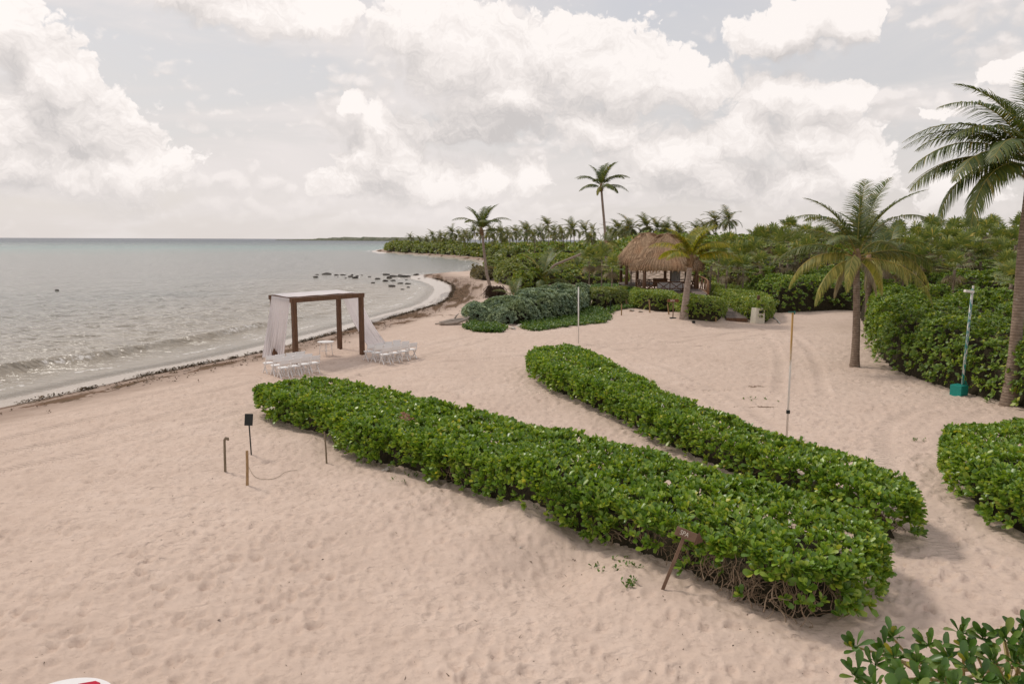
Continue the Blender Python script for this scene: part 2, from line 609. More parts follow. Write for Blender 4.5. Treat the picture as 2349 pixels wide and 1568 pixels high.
M['leaf_yellow'] = leaf_mat('sea_grape_leaf', [(0, (0.090, 0.151, 0.025)), (.5, (0.150, 0.230, 0.035)), (.9, (0.239, 0.288, 0.048)), (1, (0.373, 0.288, 0.068))], rough=.45)
M['leaf_rusty'] = leaf_mat('rusty_scrub_leaf', [(0, (0.099, 0.123, 0.029)), (.5, (0.166, 0.160, 0.044)), (.9, (0.265, 0.174, 0.065)), (1, (0.331, 0.160, 0.073))], rough=.5)
M['leaf_grey'] = leaf_mat('silver_leaf', [(0, (0.142, 0.209, 0.146)), (.5, (0.209, 0.284, 0.200)), (1, (0.300, 0.376, 0.267))], rough=.65, spec=.25, transl=.08)
M['leaf_dry'] = leaf_mat('dry_twiggy_leaf', [(0, (0.100, 0.095, 0.055)), (.5, (0.140, 0.130, 0.075)), (1, (0.190, 0.175, 0.105))], rough=.7)
M['leaf_ground'] = leaf_mat('ground_cover_leaf', [(0, (0.042, 0.102, 0.017)), (.6, (0.078, 0.156, 0.026)), (1, (0.144, 0.204, 0.042))], rough=.5)
M['leaf_strap'] = leaf_mat('strap_leaf', [(0, (0.042, 0.108, 0.019)), (.6, (0.078, 0.168, 0.030)), (1, (0.144, 0.228, 0.048))], rough=.46)
M['palm_green'] = leaf_mat('palm_leaflet', [(0, (0.046, 0.077, 0.020)), (.5, (0.073, 0.107, 0.025)), (.9, (0.120, 0.146, 0.030)), (1, (0.209, 0.172, 0.044))], rough=.5, transl=.22)
M['palm_yellow'] = leaf_mat('yellow_palm_leaflet', [(0, (0.103, 0.144, 0.018)), (.5, (0.196, 0.218, 0.022)), (.9, (0.299, 0.276, 0.030)), (1, (0.345, 0.253, 0.050))], rough=.5, transl=.35)
M['palm_old'] = leaf_mat('fading_palm_leaflet', [(0, (0.117, 0.141, 0.029)), (.5, (0.199, 0.208, 0.049)), (.9, (0.293, 0.282, 0.085)), (1, (0.329, 0.296, 0.097))], rough=.55, transl=.2)
M['palm_far'] = leaf_mat('distant_palm_leaf', [(0, (0.060, 0.088, 0.031)), (.5, (0.093, 0.118, 0.039)), (.85, (0.154, 0.161, 0.049)), (1, (0.306, 0.237, 0.093))], rough=.5, transl=.22)
M['fan_green'] = leaf_mat('fan_palm_leaf', [(0, (0.090, 0.139, 0.042)), (.5, (0.146, 0.195, 0.055)), (.9, (0.242, 0.278, 0.074)), (1, (0.419, 0.356, 0.122))], rough=.5, transl=.15)
M['fan_dead'] = leaf_mat('dead_fan_leaf', [(0, (0.140, 0.110, 0.070)), (.5, (0.200, 0.165, 0.110)), (1, (0.270, 0.230, 0.160))], rough=.7, transl=.1)
M['rachis'] = simple('palm_midrib', (.22, .19, .035), (.34, .26, .05), 8, .5)
M['rachis_old'] = simple('old_palm_midrib', (.42, .32, .06), (.36, .28, .09), 8, .55)
M['twig'] = simple('bare_twig', (.20, .14, .09), (.34, .255, .18), 14, .8, .2)
M['core_rope_dark'] = simple('shade_core_and_rope', (.026, .023, .014), (.062, .050, .030), 9, .9, .1)  # near-black for the shade painted inside bushes; the hut's rope shares it
M['driftwood'] = simple('driftwood', (.28, .23, .19), (.42, .36, .31), 5, .85, .2, (1, 1, 6))
M['stake'] = simple('stake_wood', (.27, .17, .085), (.40, .27, .15), 9, .8, .2, (4, 4, .6))
M['stake_grey'] = simple('weathered_stake', (.16, .125, .085), (.25, .20, .14), 9, .85, .2, (4, 4, .6))
M['sign_wood'] = simple('sign_wood', (.15, .090, .058), (.22, .14, .095), 7, .7, .3, (.7, 6, 1))
M['pergola_wood'] = simple('pergola_wood', (.080, .036, .016), (.150, .072, .036), 5, .5, .4, (3, 3, .5))
M['post_wood'] = simple('hut_post_wood', (.095, .047, .026), (.17, .09, .05), 5, .6, .3, (3, 3, .6))
M['rail_wood'] = simple('rail_wood', (.16, .075, .035), (.26, .13, .06), 7, .6, .35, (2, 2, .8))
M['plank'] = simple('boardwalk_plank', (.13, .10, .085), (.20, .16, .14), 7, .8, .2, (1, 6, 1))
M['black'] = simple('black_metal', (.008, .012, .011), (.016, .02, .018), 9, .5, .4)
M['white_plastic'] = simple('white_resin', (.74, .71, .69), (.80, .77, .75), 3, .45, .4, bmp=.03)
M['cushion'] = simple('white_cushion', (.80, .78, .76), (.84, .82, .80), 12, .8, .2, bmp=.05)
M['white_paint'] = simple('worn_white_paint', (.66, .62, .57), (.78, .75, .70), 4, .6, .3, (3, 3, .4))
M['can'] = simple('cream_bin_paint', (.66, .61, .50), (.72, .67, .56), 2.5, .5, .35, bmp=.05)
M['rock'] = simple('dark_rock', (.020, .017, .013), (.075, .060, .045), 2.2, .75, .35, bmp=.9, bdist=.08)
M['lime'] = simple('pale_limestone', (.42, .37, .31), (.60, .55, .48), 3.0, .9, .2, bmp=.7, bdist=.05)
M['root'] = simple('root_ball', (.030, .019, .012), (.075, .048, .031), 9, .95, .1, bmp=.8, bdist=.05)
M['red'] = simple('red_cloth', (.42, .010, .030), (.50, .016, .045), 30, .8, .2)
M['rope'] = simple('pale_rope', (.55, .50, .43), (.66, .61, .53), 30, .9, .1)
M['hose'] = simple('pale_hose', (.46, .43, .40), (.55, .52, .48), 8, .5, .3)
M['slot_shade'] = simple('slot_shade_black', (.010, .010, .010), (.016, .015, .014), 4, .6, .2)  # black painted for the shade inside the bin's slot
M['letter'] = simple('white_letter_paint', (.66, .60, .52), (.76, .71, .63), 20, .7, .2)
# ------------------------------------------------------------------ coast and terrain
SEA_Z = -0.8
_sp = [(63, 906), (284, 857), (474, 823), (616, 789), (700, 769), (790, 746), (870, 724), (930, 709), (972, 695), (992, 675), (1000, 661),
       (984, 650), (970, 644.5), (950, 641.6), (936, 635.5), (950, 631), (978, 628.5), (1019, 626.5), (1066, 624), (1081, 619), (1083, 614),
       (1095, 611), (1104, 607), (1098, 603), (1095, 599), (1066, 596), (1019, 591), (972, 586.5), (925, 582.5), (886, 580.3), (862, 579.5),
       (852, 577), (856, 574), (885, 571), (940, 565), (1010, 560)]
SHORE = np.array([P0xy(a, b, SEA_Z) for a, b in _sp])
_d = SHORE[0] - SHORE[2]
_d /= np.linalg.norm(_d)
SHORE = np.concatenate([[SHORE[0] + _d * 120, SHORE[0] + _d * 40], SHORE, [[400.0, 1600.0], [2500.0, 2600.0]]])
SHORE = np.concatenate([SHORE[:2], chaikin(SHORE[2:-2], 1), SHORE[-2:]])
LAND = np.concatenate([SHORE, [[4000.0, 1500.0], [4000.0, -400.0], [SHORE[0][0], -400.0]]])

def shore_sd(x, y):
    d = dist_poly(x, y, SHORE)
    return np.where(in_poly(x, y, LAND), d, -d)

_vp = [(1125, 640), (1200, 655), (1320, 655), (1440, 648), (1620, 655), (1790, 690), (1950, 690), (1985, 760), (2080, 820), (2200, 850), (2400, 880)]
VEG = np.array([P0xy(a, b) for a, b in _vp] + [(60.0, 24.0), (400.0, 40.0), (900.0, 900.0), (300.0, 700.0), (20.0, 520.0), (-20.0, 400.0), (-8.0, 310.0), (2.0, 240.0)])

# drifts and hollows of the sand: pixel, radius (m), height (m)
_mounds = [((1000, 1150), .8, .07), ((1190, 1190), .75, .16), ((1100, 1250), 1.0, .10), ((1290, 1310), 1.0, -.18), ((1255, 1225), .45, .10), ((1400, 1330), .7, .12), ((1560, 1400), .8, .08),
           ((1700, 1480), 1.0, .06), ((870, 1110), .8, .07), ((700, 1010), 1.0, .10), ((900, 1200), 1.2, .05), ((1560, 730), 3.0, .35), ((1640, 745), 1.1, -.45), ((1470, 715), 2.2, .25), ((1045, 735), 2.0, .25),
           ((1240, 1180), .6, .08), ((600, 1250), 1.6, .06), ((350, 1350), 1.5, .05)]
MOUNDS = [(P0xy(*p), r, h) for p, r, h in _mounds]

def ground(x, y, sd_=None):
    x = np.asarray(x, float); y = np.asarray(y, float)
    s = shore_sd(x, y) if sd_ is None else sd_
    z = np.where(s > 0, SEA_Z + .8 * sstep(s, -5.5, 7.5) * 2 - .8, SEA_Z + np.maximum(s * .06, -3.5))
    z = np.where(s > 0, np.clip(SEA_Z + s * .105, None, 0), z)
    z = np.where((s > 3) & (s < 14), SEA_Z + .8 * sstep(s, -7.6, 9.5) * 1.0 - .0 + (z - (SEA_Z + .8 * sstep(s, -7.6, 9.5))) * 0.5, z) if False else z
    k = sstep(s, 4, 14)
    z = z + k * (.10 * fbm2(x / 9.0, y / 9.0, 2) + .045 * fbm2(x / 2.3, y / 2.3, 2))
    for (a, b), r, h in MOUNDS:
        d2 = ((x - a) ** 2 + (y - b) ** 2) / (r * r)
        z = z + 1.4 * h * np.exp(-d2)
    dv = np.where(in_poly(x, y, VEG), dist_poly(x, y, VEG, True), 0)
    A = 3.6 * sstep(x, 4, 34) * (1 - sstep(y, 110, 200)) + .9
    z = z + A * sstep(dv, 1, 34) * (1 + .18 * perlin2(x / 14, y / 14))
    return z

def dimples(x, y, cell, seed, depth, rad, stretch=1.6):
    """foot-sized hollows with a raised rim, one per cell of a jittered grid"""
    cx = np.floor(x / cell).astype(int); cy = np.floor(y / cell).astype(int)
    out = np.zeros_like(x)
    for i in (-1, 0, 1):
        for j in (-1, 0, 1):
            gx, gy = cx + i, cy + j
            h = _PERM[(_PERM[(gx + seed) & 255] + gy) & 255].astype(float)
            h2 = _PERM[(_PERM[(gx * 3 + seed + 71) & 255] + gy * 5) & 255].astype(float)
            px = (gx + h / 256) * cell; py = (gy + h2 / 256) * cell
            an = (h * 7 + h2 * 3) * .0245
            ca, sa = np.cos(an), np.sin(an)
            dx, dy = x - px, y - py
            u = (dx * ca + dy * sa) / (rad * stretch); v = (-dx * sa + dy * ca) / rad
            d2 = u * u + v * v
            amp = .35 + .65 * ((h + h2) % 97) / 97
            out += amp * (-np.exp(-(d2 * 1.1) ** 2) + .55 * np.exp(-((np.sqrt(d2) - 1.25) / .33) ** 2))
    return out * depth

TRACKS = [[(-60, 1075), (250, 1010), (560, 925), (800, 850), (1100, 775)], [(-60, 1010), (300, 930), (560, 870)],
          [(840, 850), (1000, 825), (1200, 810), (1500, 790), (1800, 780)], [(1500, 800), (1700, 770), (1850, 745), (1900, 730)],
          [(1540, 770), (1760, 750), (1830, 800), (1840, 900)], [(2349, 1330), (2200, 1200), (2110, 1080), (2090, 980), (2200, 940)],
          [(2360, 1250), (2240, 1190), (2150, 1110), (2120, 1000)], [(1740, 1000), (1620, 900), (1500, 850), (1380, 800)]]
TRACKS = [chaikin([P0xy(*p) for p in t], 2) for t in TRACKS]

def dist_arc(x, y, pts):
    best = np.full(x.shape, 1e18); arc = np.zeros(x.shape); run = 0.0
    for a, b in zip(pts[:-1], pts[1:]):
        e = b - a; L = max(e @ e, 1e-9)
        t = np.clip(((x - a[0]) * e[0] + (y - a[1]) * e[1]) / L, 0, 1)
        d = (x - a[0] - t * e[0]) ** 2 + (y - a[1] - t * e[1]) ** 2
        c = d < best
        best = np.where(c, d, best); arc = np.where(c, run + t * math.sqrt(L), arc)
        run += math.sqrt(L)
    return np.sqrt(best), arc

def radial(az0, az1, naz, r0, r1, nr, r2=None, nr2=0):
    a = np.radians(np.linspace(az0, az1, naz)) if naz else np.radians(az0)
    r = r0 * (r1 / r0) ** np.linspace(0, 1, nr)
    if r2:
        r = np.concatenate([r, (r1 * (r2 / r1) ** np.linspace(0, 1, nr2 + 1))[1:]])
    A, R = np.meshgrid(a, r)
    n, m_ = A.shape
    idx = np.arange(n * m_).reshape(n, m_)
    F = np.stack([idx[:-1, :-1], idx[:-1, 1:], idx[1:, 1:], idx[1:, :-1]], -1).reshape(-1, 4)
    return (R * np.sin(A)).ravel(), (R * np.cos(A)).ravel(), R.ravel(), F

X, Y, R_, F_ = radial(np.concatenate([np.linspace(-52, -38, 20), np.linspace(-37.8, 37.8, 480), np.linspace(38, 52, 20)]), 0, 0, 3.2, 62, 450, 1400, 50)
S_ = shore_sd(X, Y)
Z = ground(X, Y, S_)
near = 1 - sstep(R_, 45, 62)
dry = sstep(S_, 5.0, 9.0) * near
busy = .55 + .45 * sstep(fbm2(X / 5 + 3, Y / 5, 2), -.4, .5)
lumps = dimples(X, Y, .42, 3, .030, .085) + dimples(X, Y, .61, 40, .036, .12, 1.3) + dimples(X, Y, .30, 90, .014, .06, 2.0)
lumps += .014 * fbm2(X / .34, Y / .22, 3) + .012 * (1 - np.abs(perlin2(X / .55, Y / .30)) * 2)
tr = np.zeros_like(X)
trd = np.full(X.shape, 9.0); trs = np.zeros_like(X)
rut = np.zeros_like(X)
sel = np.where(R_ < 60)[0]
for t_ in TRACKS:
    d_, s_ = dist_arc(X[sel], Y[sel], t_)
    cl_ = d_ < trd[sel]
    trd[sel] = np.where(cl_, d_, trd[sel]); trs[sel] = np.where(cl_, s_, trs[sel])
    for c_ in (.85,):
        b_ = np.exp(-((d_ - c_) / .20) ** 2)
        tr[sel] = np.maximum(tr[sel], b_)
    rut[sel] += .022 * np.exp(-((d_ - .48) / .12) ** 2) + .022 * np.exp(-((d_ - 1.22) / .12) ** 2)
Z = Z + dry * (lumps * 1.7 * busy * (1 - .7 * tr) - .020 * tr + rut * .8)
Zrip = .008 * perlin2(X / .8, Y / .35) * sstep(S_, 1.0, 4) * near
Z = Z + Zrip

me = mesh_np('sand_ground', np.stack([X, Y, Z], 1), F_, [])
def vattr(me, name, val):
    at = me.attributes.new(name, 'FLOAT', 'POINT')
    at.data.foreach_set('value', np.asarray(val, np.float32))
vattr(me, 'shore', np.clip(S_, -20, 60))
# wrack: sargassum left by the tide, thin in the foreground, thick round the bay
bayk = sstep(Y, 44, 56)
inner = bayk * (1 - sstep(Y, 92, 112))
n1 = fbm2(X / 1.7, Y / 3.5, 3); n2 = fbm2(X / .5, Y / .5, 2)
band1 = np.exp(-((S_ - 2.55 - .25 * perlin2(X / 2.5, Y / 2.5)) / .30) ** 2) * sstep(n2 + .65, -.2, .3)
band2 = np.exp(-((S_ - 4.3) / 1.2) ** 2) * sstep(n1 + .4 * n2, -.5, .4) * .80
bay = inner * np.exp(-((S_ - 3.6) / 3.0) ** 4) * sstep(n1 + .28 * n2, -.50, .20)
farb = sstep(Y, 100, 125) * np.exp(-((S_ - 3.2) / 1.6) ** 2) * sstep(n1, -.3, .4) * .9
patch = np.zeros_like(X)
for (px_, py_), rx, ry, k_ in [((1085, 657), 5.0, 2.6, 1), ((1065, 640), 5, 3, .8), ((1035, 668), 4, 2, .7), ((1100, 672), 3.5, 1.0, .8), ((1010, 700), 5, 1.6, .7), ((960, 730), 5.5, 1.5, .8), ((1120, 682), 3, 1.2, .7),
                               ((1720, 884), 1.6, .45, .55), ((1660, 892), 2.4, .5, .4), ((1750, 935), .7, .2, .9), ((1695, 935), 1.4, .3, .45), ((1790, 905), 1.0, .22, .3), ((1450, 722), 2.5, .8, .4), ((720, 1000), 2.0, .6, .2)]:
    a_, b_ = P0xy(px_, py_, -.3 if py_ < 735 and px_ < 1200 else 0)
    patch = np.maximum(patch, k_ * np.exp(-(((X - a_) / rx) ** 2 + ((Y - b_) / ry) ** 2)) * sstep(n1 * .6 + n2 * .6, -.35, .25))
weed = np.clip(np.maximum.reduce([band1, band2, bay, farb, patch]), 0, 1)
vattr(me, 'weed', weed)
vattr(me, 'track', np.exp(-((trd - .85) / .24) ** 4) * dry * (.45 + .55 * sstep(perlin2(X / 4, Y / 4), -.3, .4)))
vattr(me, 'track_len', trs + .55 * np.abs(trd - .85))
vattr(me, 'litter', np.where(in_poly(X, Y, VEG), sstep(dist_poly(X, Y, VEG, True), 0, 3), 0))
gnd = link('sand_ground', me)
tag(gnd, kind='structure')

m_, T = new_mat('beach_sand')
geo = T.node('ShaderNodeNewGeometry')
pos = geo.outputs['Position']
sh = T.attr('shore'); wd = T.attr('weed'); lt = T.attr('litter')
big = T.noise(pos, .16, 3, .55)
mid = T.noise(pos, 1.4, 4, .6)
fine = T.noise(pos, 9.0, 4, .65)
grit = T.noise(pos, 60.0, 2, .6)
dryc = T.ramp(T.m('MULTIPLY_ADD', mid, .45, T.m('MULTIPLY', big, .55)), [(.3, (.53, .407, .328)), (.52, (.605, .472, .384)), (.7, (.66, .525, .435))])
dryc = T.mix(T.smooth(fine, .48, .76, 0, .40), dryc, (.37, .27, .21))
dryc = T.mix(T.smooth(grit, .62, .80, 0, .45), dryc, (.33, .25, .20))
damp = T.ramp(mid, [(.3, (.31, .225, .175)), (.7, (.385, .29, .23))])
wet_sheen = T.ramp(mid, [(.3, (.45, .37, .30)), (.7, (.50, .42, .345))])  # wet sand, made paler to carry the sky's reflection in its colour
d1 = T.m('MULTIPLY_ADD', T.m('SUBTRACT', T.noise(pos, .5, 3), .5), 2.6, sh)
c = T.mix(T.smooth(d1, 4.2, 8.6), damp, dryc)
wetf = T.smooth(T.m('MULTIPLY_ADD', T.m('SUBTRACT', mid, .5), .9, sh), 3.0, 1.9)
c = T.mix(wetf, c, wet_sheen)
wn = T.noise(T.v('MULTIPLY', pos, (1, 1, 1)), 7.0, 5, .7)
wf = T.smooth(T.m('MULTIPLY_ADD', wd, 1.1, T.m('MULTIPLY', T.m('SUBTRACT', wn, .5), 1.5)), .42, .66)
wcol = T.ramp(T.noise(pos, 1.3, 3), [(.3, (.075, .048, .022)), (.5, (.115, .066, .032)), (.7, (.14, .072, .040))])
c = T.mix(T.m('MULTIPLY', wf, .88), c, wcol)
lf = T.m('MULTIPLY', lt, T.smooth(mid, .30, .6))
c = T.mix(T.m('MULTIPLY', lf, .85), c, T.ramp(fine, [(.3, (.07, .05, .03)), (.7, (.15, .11, .07))]))
rough = T.m('MULTIPLY_ADD', wetf, -.72, .94)
h = T.m('ADD', T.m('MULTIPLY', fine, .5), T.m('MULTIPLY', grit, .12))
h = T.m('ADD', h, T.m('MULTIPLY', T.noise(T.v('MULTIPLY', pos, (1, 2.2, 1)), 2.6, 3, .6), .9))
for sc_, k_, r_ in ((3.1, 2.3, .42), (5.6, 1.3, .45), (1.8, 1.9, .30)):
    vo = T.node('ShaderNodeTexVoronoi'); vo.voronoi_dimensions = '2D'
    T.put(vo.inputs['Vector'], T.v('ADD', T.v('MULTIPLY', pos, (1, 1.25, 1)), T.v('MULTIPLY', T.noise(pos, 3.0, 3, .6, col=True), (.42, .42, 0))))
    vo.inputs['Scale'].default_value = sc_
    cellr = T.sep(vo.outputs['Color'])[0]
    h = T.m('ADD', h, T.m('MULTIPLY', T.m('MULTIPLY', T.smooth(vo.outputs['Distance'], 0.0, r_ * 1.15), T.smooth(cellr, .35, 1.0)), T.m('MULTIPLY', T.smooth(big, .34, .62, .25, 1.0), k_ * .8)))
tk = T.attr('track')
h = T.m('MULTIPLY', h, T.m('MULTIPLY_ADD', tk, -.6, 1.0))
h = T.m('ADD', h, T.m('MULTIPLY', T.m('SINE', T.m('MULTIPLY', T.attr('track_len'), 38.0)), T.m('MULTIPLY', tk, 1.1)))
hs = T.m('MULTIPLY', h, T.m('MULTIPLY_ADD', wetf, -.95, 1.0))
nb = bump(T, T.m('ADD', hs, T.m('MULTIPLY', wf, .4)), .55, .04)
finish(T, principled(T, c, rough, T.m('MULTIPLY_ADD', wetf, .42, .08), nb))
me.materials.append(m_)

# ------------------------------------------------------------------ sea
X, Y, R_, F_ = radial(np.concatenate([np.linspace(-62, -39, 24), np.linspace(-38.8, 1, 330), np.linspace(2, 62, 50)]), 0, 0, 20, 150, 300, 40000, 70)
S_ = shore_sd(X, Y)
off = -S_                                       # metres from the water's edge
sea_keep = 1 - sstep(S_, .4, 2.5)
amp = sstep(off, 0.0, 14) * (1 - sstep(R_, 60, 150)) + 0 * R_
zw = amp * (.12 * perlin2(X / 3.1 + Y / 9, Y / 1.9) + .10 * perlin2(X / 1.5, Y / 1.0 + X / 6) + .035 * perlin2(X / .9, Y / .6) + .09 * perlin2(X / 17, Y / 7))
# the breaker that runs along the beach, and the thin wash in front of it
sxy = X * .75 + Y * .66                          # along the beach
crest = 6.0 + 1.0 * perlin2(sxy / 14, sxy * 0) + .45 * perlin2(sxy / 4 + 7, sxy * 0)
hgt = (.42 + .22 * perlin2(sxy / 9 + 3, sxy * 0)) * (1 - .75 * sstep(Y, 48, 64)) * (1 - sstep(Y, 80, 110))
t_ = off - crest
br = hgt * np.where(t_ > 0, np.exp(-(t_ / 1.05) ** 2), np.exp(-(t_ / .42) ** 2))
crest2 = 12.5 + 1.3 * perlin2(sxy / 11 + 20, sxy * 0)
br2 = .16 * np.exp(-((off - crest2) / .9) ** 2) * sstep(perlin2(sxy / 12 + 9, sxy * 0), -.1, .4) * (1 - sstep(Y, 70, 110))
crest3 = 2.3 + .6 * perlin2(sxy / 5 + 31, sxy * 0)
br3 = .05 * np.exp(-((off - crest3) / .35) ** 2)
zw = zw + br + br2 + br3
curl = sstep(perlin2(sxy / 6.5 + 2.2, sxy * 0) - .02, -.10, .30)
foam = np.exp(-((t_ + .28) / .32) ** 2) * curl * (.50 * (1 - sstep(Y, 80, 120)) + .12)
foam = np.maximum(foam, .62 * np.exp(-((off - crest3 + .15) / .30) ** 2) * sstep(perlin2(sxy / 3.3 + 5, off / 2), -.5, .2))
foam = np.maximum(foam, .45 * np.exp(-((off - .12) / .16) ** 2))
foam = np.maximum(foam, .42 * np.exp(-((off - 3.6) / 1.8) ** 2) * sstep(fbm2(X / 1.6, Y / 1.6, 3), -.25, .5))
foam = np.maximum(foam, .42 * sstep(Y, 92, 130) * np.exp(-((off - 2.0) / 2.0) ** 2) * sstep(perlin2(X / 8, Y / 16), -.4, .3))
me = mesh_np('sea', np.stack([X, Y, SEA_Z + zw - .9 * (1 - sea_keep)], 1), F_, [])
vattr(me, 'off', np.clip(off, -5, 400))
vattr(me, 'foam', np.clip(foam, 0, 1))
sea = link('sea', me)
tag(sea, kind='structure')
m_, T = new_mat('sea_water')
pos = T.node('ShaderNodeNewGeometry').outputs['Position']
o_ = T.attr('off'); fo = T.attr('foam')
x_, y_, z_ = T.sep(pos)
dist_ = T.v('LENGTH', pos)
pn = T.v('ADD', pos, T.v('MULTIPLY', T.v('SUBTRACT', T.noise(pos, .006, 3, col=True), (.5, .5, .5)), (160, 260, 0)))
# water colour: milky over the sand, turquoise over the outer sand bank, deep blue beyond the reef
shallow = T.mix(T.smooth(o_, 2, 40), (.34, .29, .225), (.215, .205, .175))
shallow = T.mix(T.smooth(T.noise(T.v('MULTIPLY', pos, (.5, 1, 1)), .03, 4), .48, .66, 0, .5), shallow, (.10, .12, .105))
far_c = T.ramp(T.m('DIVIDE', T.v('LENGTH', pn), 3000.0, clamp=True), [(0, (.215, .205, .175)), (.06, (.205, .20, .175)), (.12, (.19, .20, .175)), (.20, (.13, .22, .195)), (.33, (.09, .13, .125)), (.5, (.045, .07, .09)), (1, (.02, .035, .06))])
c = T.mix(T.smooth(dist_, 90, 190), shallow, far_c)
r1 = T.noise(T.v('MULTIPLY', pos, (.8, 1.25, 1)), 1.1, 4, .62)
r2 = T.noise(T.v('MULTIPLY', pos, (.7, 1.5, 1)), .22, 4, .6)
fade = T.smooth(dist_, 40, 900, 1.0, .85)
r3 = T.noise(T.v('MULTIPLY', pos, (.6, 1.6, 1)), .55, 3, .6)
hh = T.m('ADD', T.m('ADD', T.m('MULTIPLY', r1, .30), T.m('MULTIPLY', r3, .8)), T.m('MULTIPLY', r2, 1.0))
bp = T.node('ShaderNodeBump')
T.put(bp.inputs['Strength'], T.m('MULTIPLY', T.smooth(o_, 0, 8, .25, 1.3), fade))
bp.inputs['Distance'].default_value = .85
T.put(bp.inputs['Height'], hh)
water = principled(T, c, T.smooth(dist_, 60, 1500, .20, .30), .5, bp.outputs[0], IOR=1.33)
thin = T.m('MULTIPLY', T.smooth(o_, 1.7, -.1), .60)
tp = T.node('ShaderNodeBsdfTransparent')
water = shade_mix(T, thin, water, tp.outputs[0])
fn = T.noise(T.v('MULTIPLY', pos, (1, 1, .3)), 3.2, 6, .75)
ff = T.smooth(T.m('MULTIPLY_ADD', fo, 1.0, T.m('MULTIPLY', T.m('SUBTRACT', fn, .5), 2.6)), .42, .80)
fs = principled(T, (.70, .66, .61), .8, .2)
finish(T, shade_mix(T, T.m('MULTIPLY', ff, .92), water, fs))
me.materials.append(m_)

# the low shore across the water
def far_shore():
    xs = np.linspace(-1050, -250, 160)
    V = []; n = len(xs)
    for k, x in enumerate(xs):
        yb = 3300 - (x + 1050) * 1.0
        t = sstep(np.array(x), -1050, -650)
        h = (3.0 + 9.0 * t) * (.75 + .5 * abs(perlin2(np.array([x / 60.0]), np.array([.5]))[0]) + .25 * perlin2(np.array([x / 9.0]), np.array([3.5]))[0]) + 3 * math.exp(-((x + 520) / 90) ** 2)
        for q, (dy, hh) in enumerate(((0, -1.2), (4, .25 * h), (14, .8 * h), (40, h), (300, h * .9), (700, -1.2))):
            V.append((x, yb + dy, SEA_Z + max(hh, -1.2)))
    F = [(k * 6 + q, (k + 1) * 6 + q, (k + 1) * 6 + q + 1, k * 6 + q + 1) for k in range(n - 1) for q in range(5)]
    me = mesh_np('hills', V, np.array(F), simple('far_shore_scrub', (.10, .115, .075), (.20, .19, .14), .06, .9, .1, bmp=0.0))
    tag(link('hills', me), kind='structure')
far_shore()
# ------------------------------------------------------------------ leaves
def unit(a):
    return a / np.maximum(np.linalg.norm(a, axis=1), 1e-9)[:, None]

# leaf templates: x across, y along, z out of the face
def _leaf_template():
    ys = [0, .22, .48, .72, .90, 1.0]
    ws = [.025, .085, .17, .245, .205, .09]
    v = []; f = []
    for y, w in zip(ys, ws):
        b = -.16 * y * y
        v += [(-w, y, b + .30 * w), (0, y, b), (w, y, b + .30 * w)]
    for k in range(len(ys) - 1):
        o = 3 * k
        f += [(o, o + 1, o + 4), (o, o + 4, o + 3), (o + 1, o + 2, o + 5), (o + 1, o + 5, o + 4)]
    return np.array(v, float), np.array(f)
LEAF_NEAR = _leaf_template()
LEAF_MID = (np.array([[0, 0, 0], [-.24, .62, .06], [.24, .62, .06], [-.15, .97, -.02], [.15, .97, -.02], [0, .60, -.02]]),
            np.array([[0, 5, 1], [0, 2, 5], [1, 5, 3], [5, 4, 3], [5, 2, 4]]))
LEAF_FAR = (np.array([[0, 0, 0], [-.30, .58, .05], [.30, .58, .05], [0, 1.0, -.05]]), np.array([[0, 2, 1], [1, 2, 3]]))
LEAF_NEEDLE = (np.array([[-.04, 0, 0], [.04, 0, 0], [.0, 1.0, 0]]), np.array([[0, 1, 2]]))
LEAF_STRAP = (np.array([[-.035, 0, 0], [.035, 0, 0], [-.04, .45, .0], [.04, .45, .0], [-.025, .78, -.10], [.025, .78, -.10], [0, 1.0, -.26]]),
              np.array([[0, 1, 3], [0, 3, 2], [2, 3, 5], [2, 5, 4], [4, 5, 6]]))

def leaf_frames(P, A, n_leaf, size, rng, tilt=(25, 75), spread=.02):
    """rosettes at points P with axes A -> base points, directions, face normals, sizes of every leaf"""
    N = len(P)
    A = unit(A)
    ref = np.where(np.abs(A[:, :1]) < .8, np.array([[1., 0, 0]]), np.array([[0., 1, 0]]))
    U = unit(np.cross(A, ref)); Wv = np.cross(A, U)
    k = np.arange(n_leaf)[None, :]
    phi = k * 2.39996 + rng.uniform(0, 6.28, (N, 1)) + rng.normal(0, .18, (N, n_leaf))
    t = np.radians(tilt[0] + (tilt[1] - tilt[0]) * ((k + .5) / n_leaf) + rng.normal(0, 8, (N, n_leaf)))
    rad = np.cos(phi)[..., None] * U[:, None] + np.sin(phi)[..., None] * Wv[:, None]
    D = np.cos(t)[..., None] * A[:, None] + np.sin(t)[..., None] * rad
    Nn = np.cos(t + np.pi / 2)[..., None] * A[:, None] + np.sin(t + np.pi / 2)[..., None] * rad
    Nn = -Nn
    D = D.reshape(-1, 3); Nn = Nn.reshape(-1, 3)
    s = np.broadcast_to(np.asarray(size).reshape(-1, 1) if np.ndim(size) else size, (N, n_leaf)) * rng.uniform(.75, 1.2, (N, n_leaf)) * (.72 + .4 * (k + .5) / n_leaf)
    B = np.repeat(P, n_leaf, 0) - D * 0 + rng.normal(0, spread, (N * n_leaf, 3))
    Nn = unit(Nn + rng.normal(0, .22, Nn.shape))
    Nn = unit(Nn - (Nn * D).sum(1)[:, None] * D)
    return B, unit(D), Nn, s.reshape(-1)

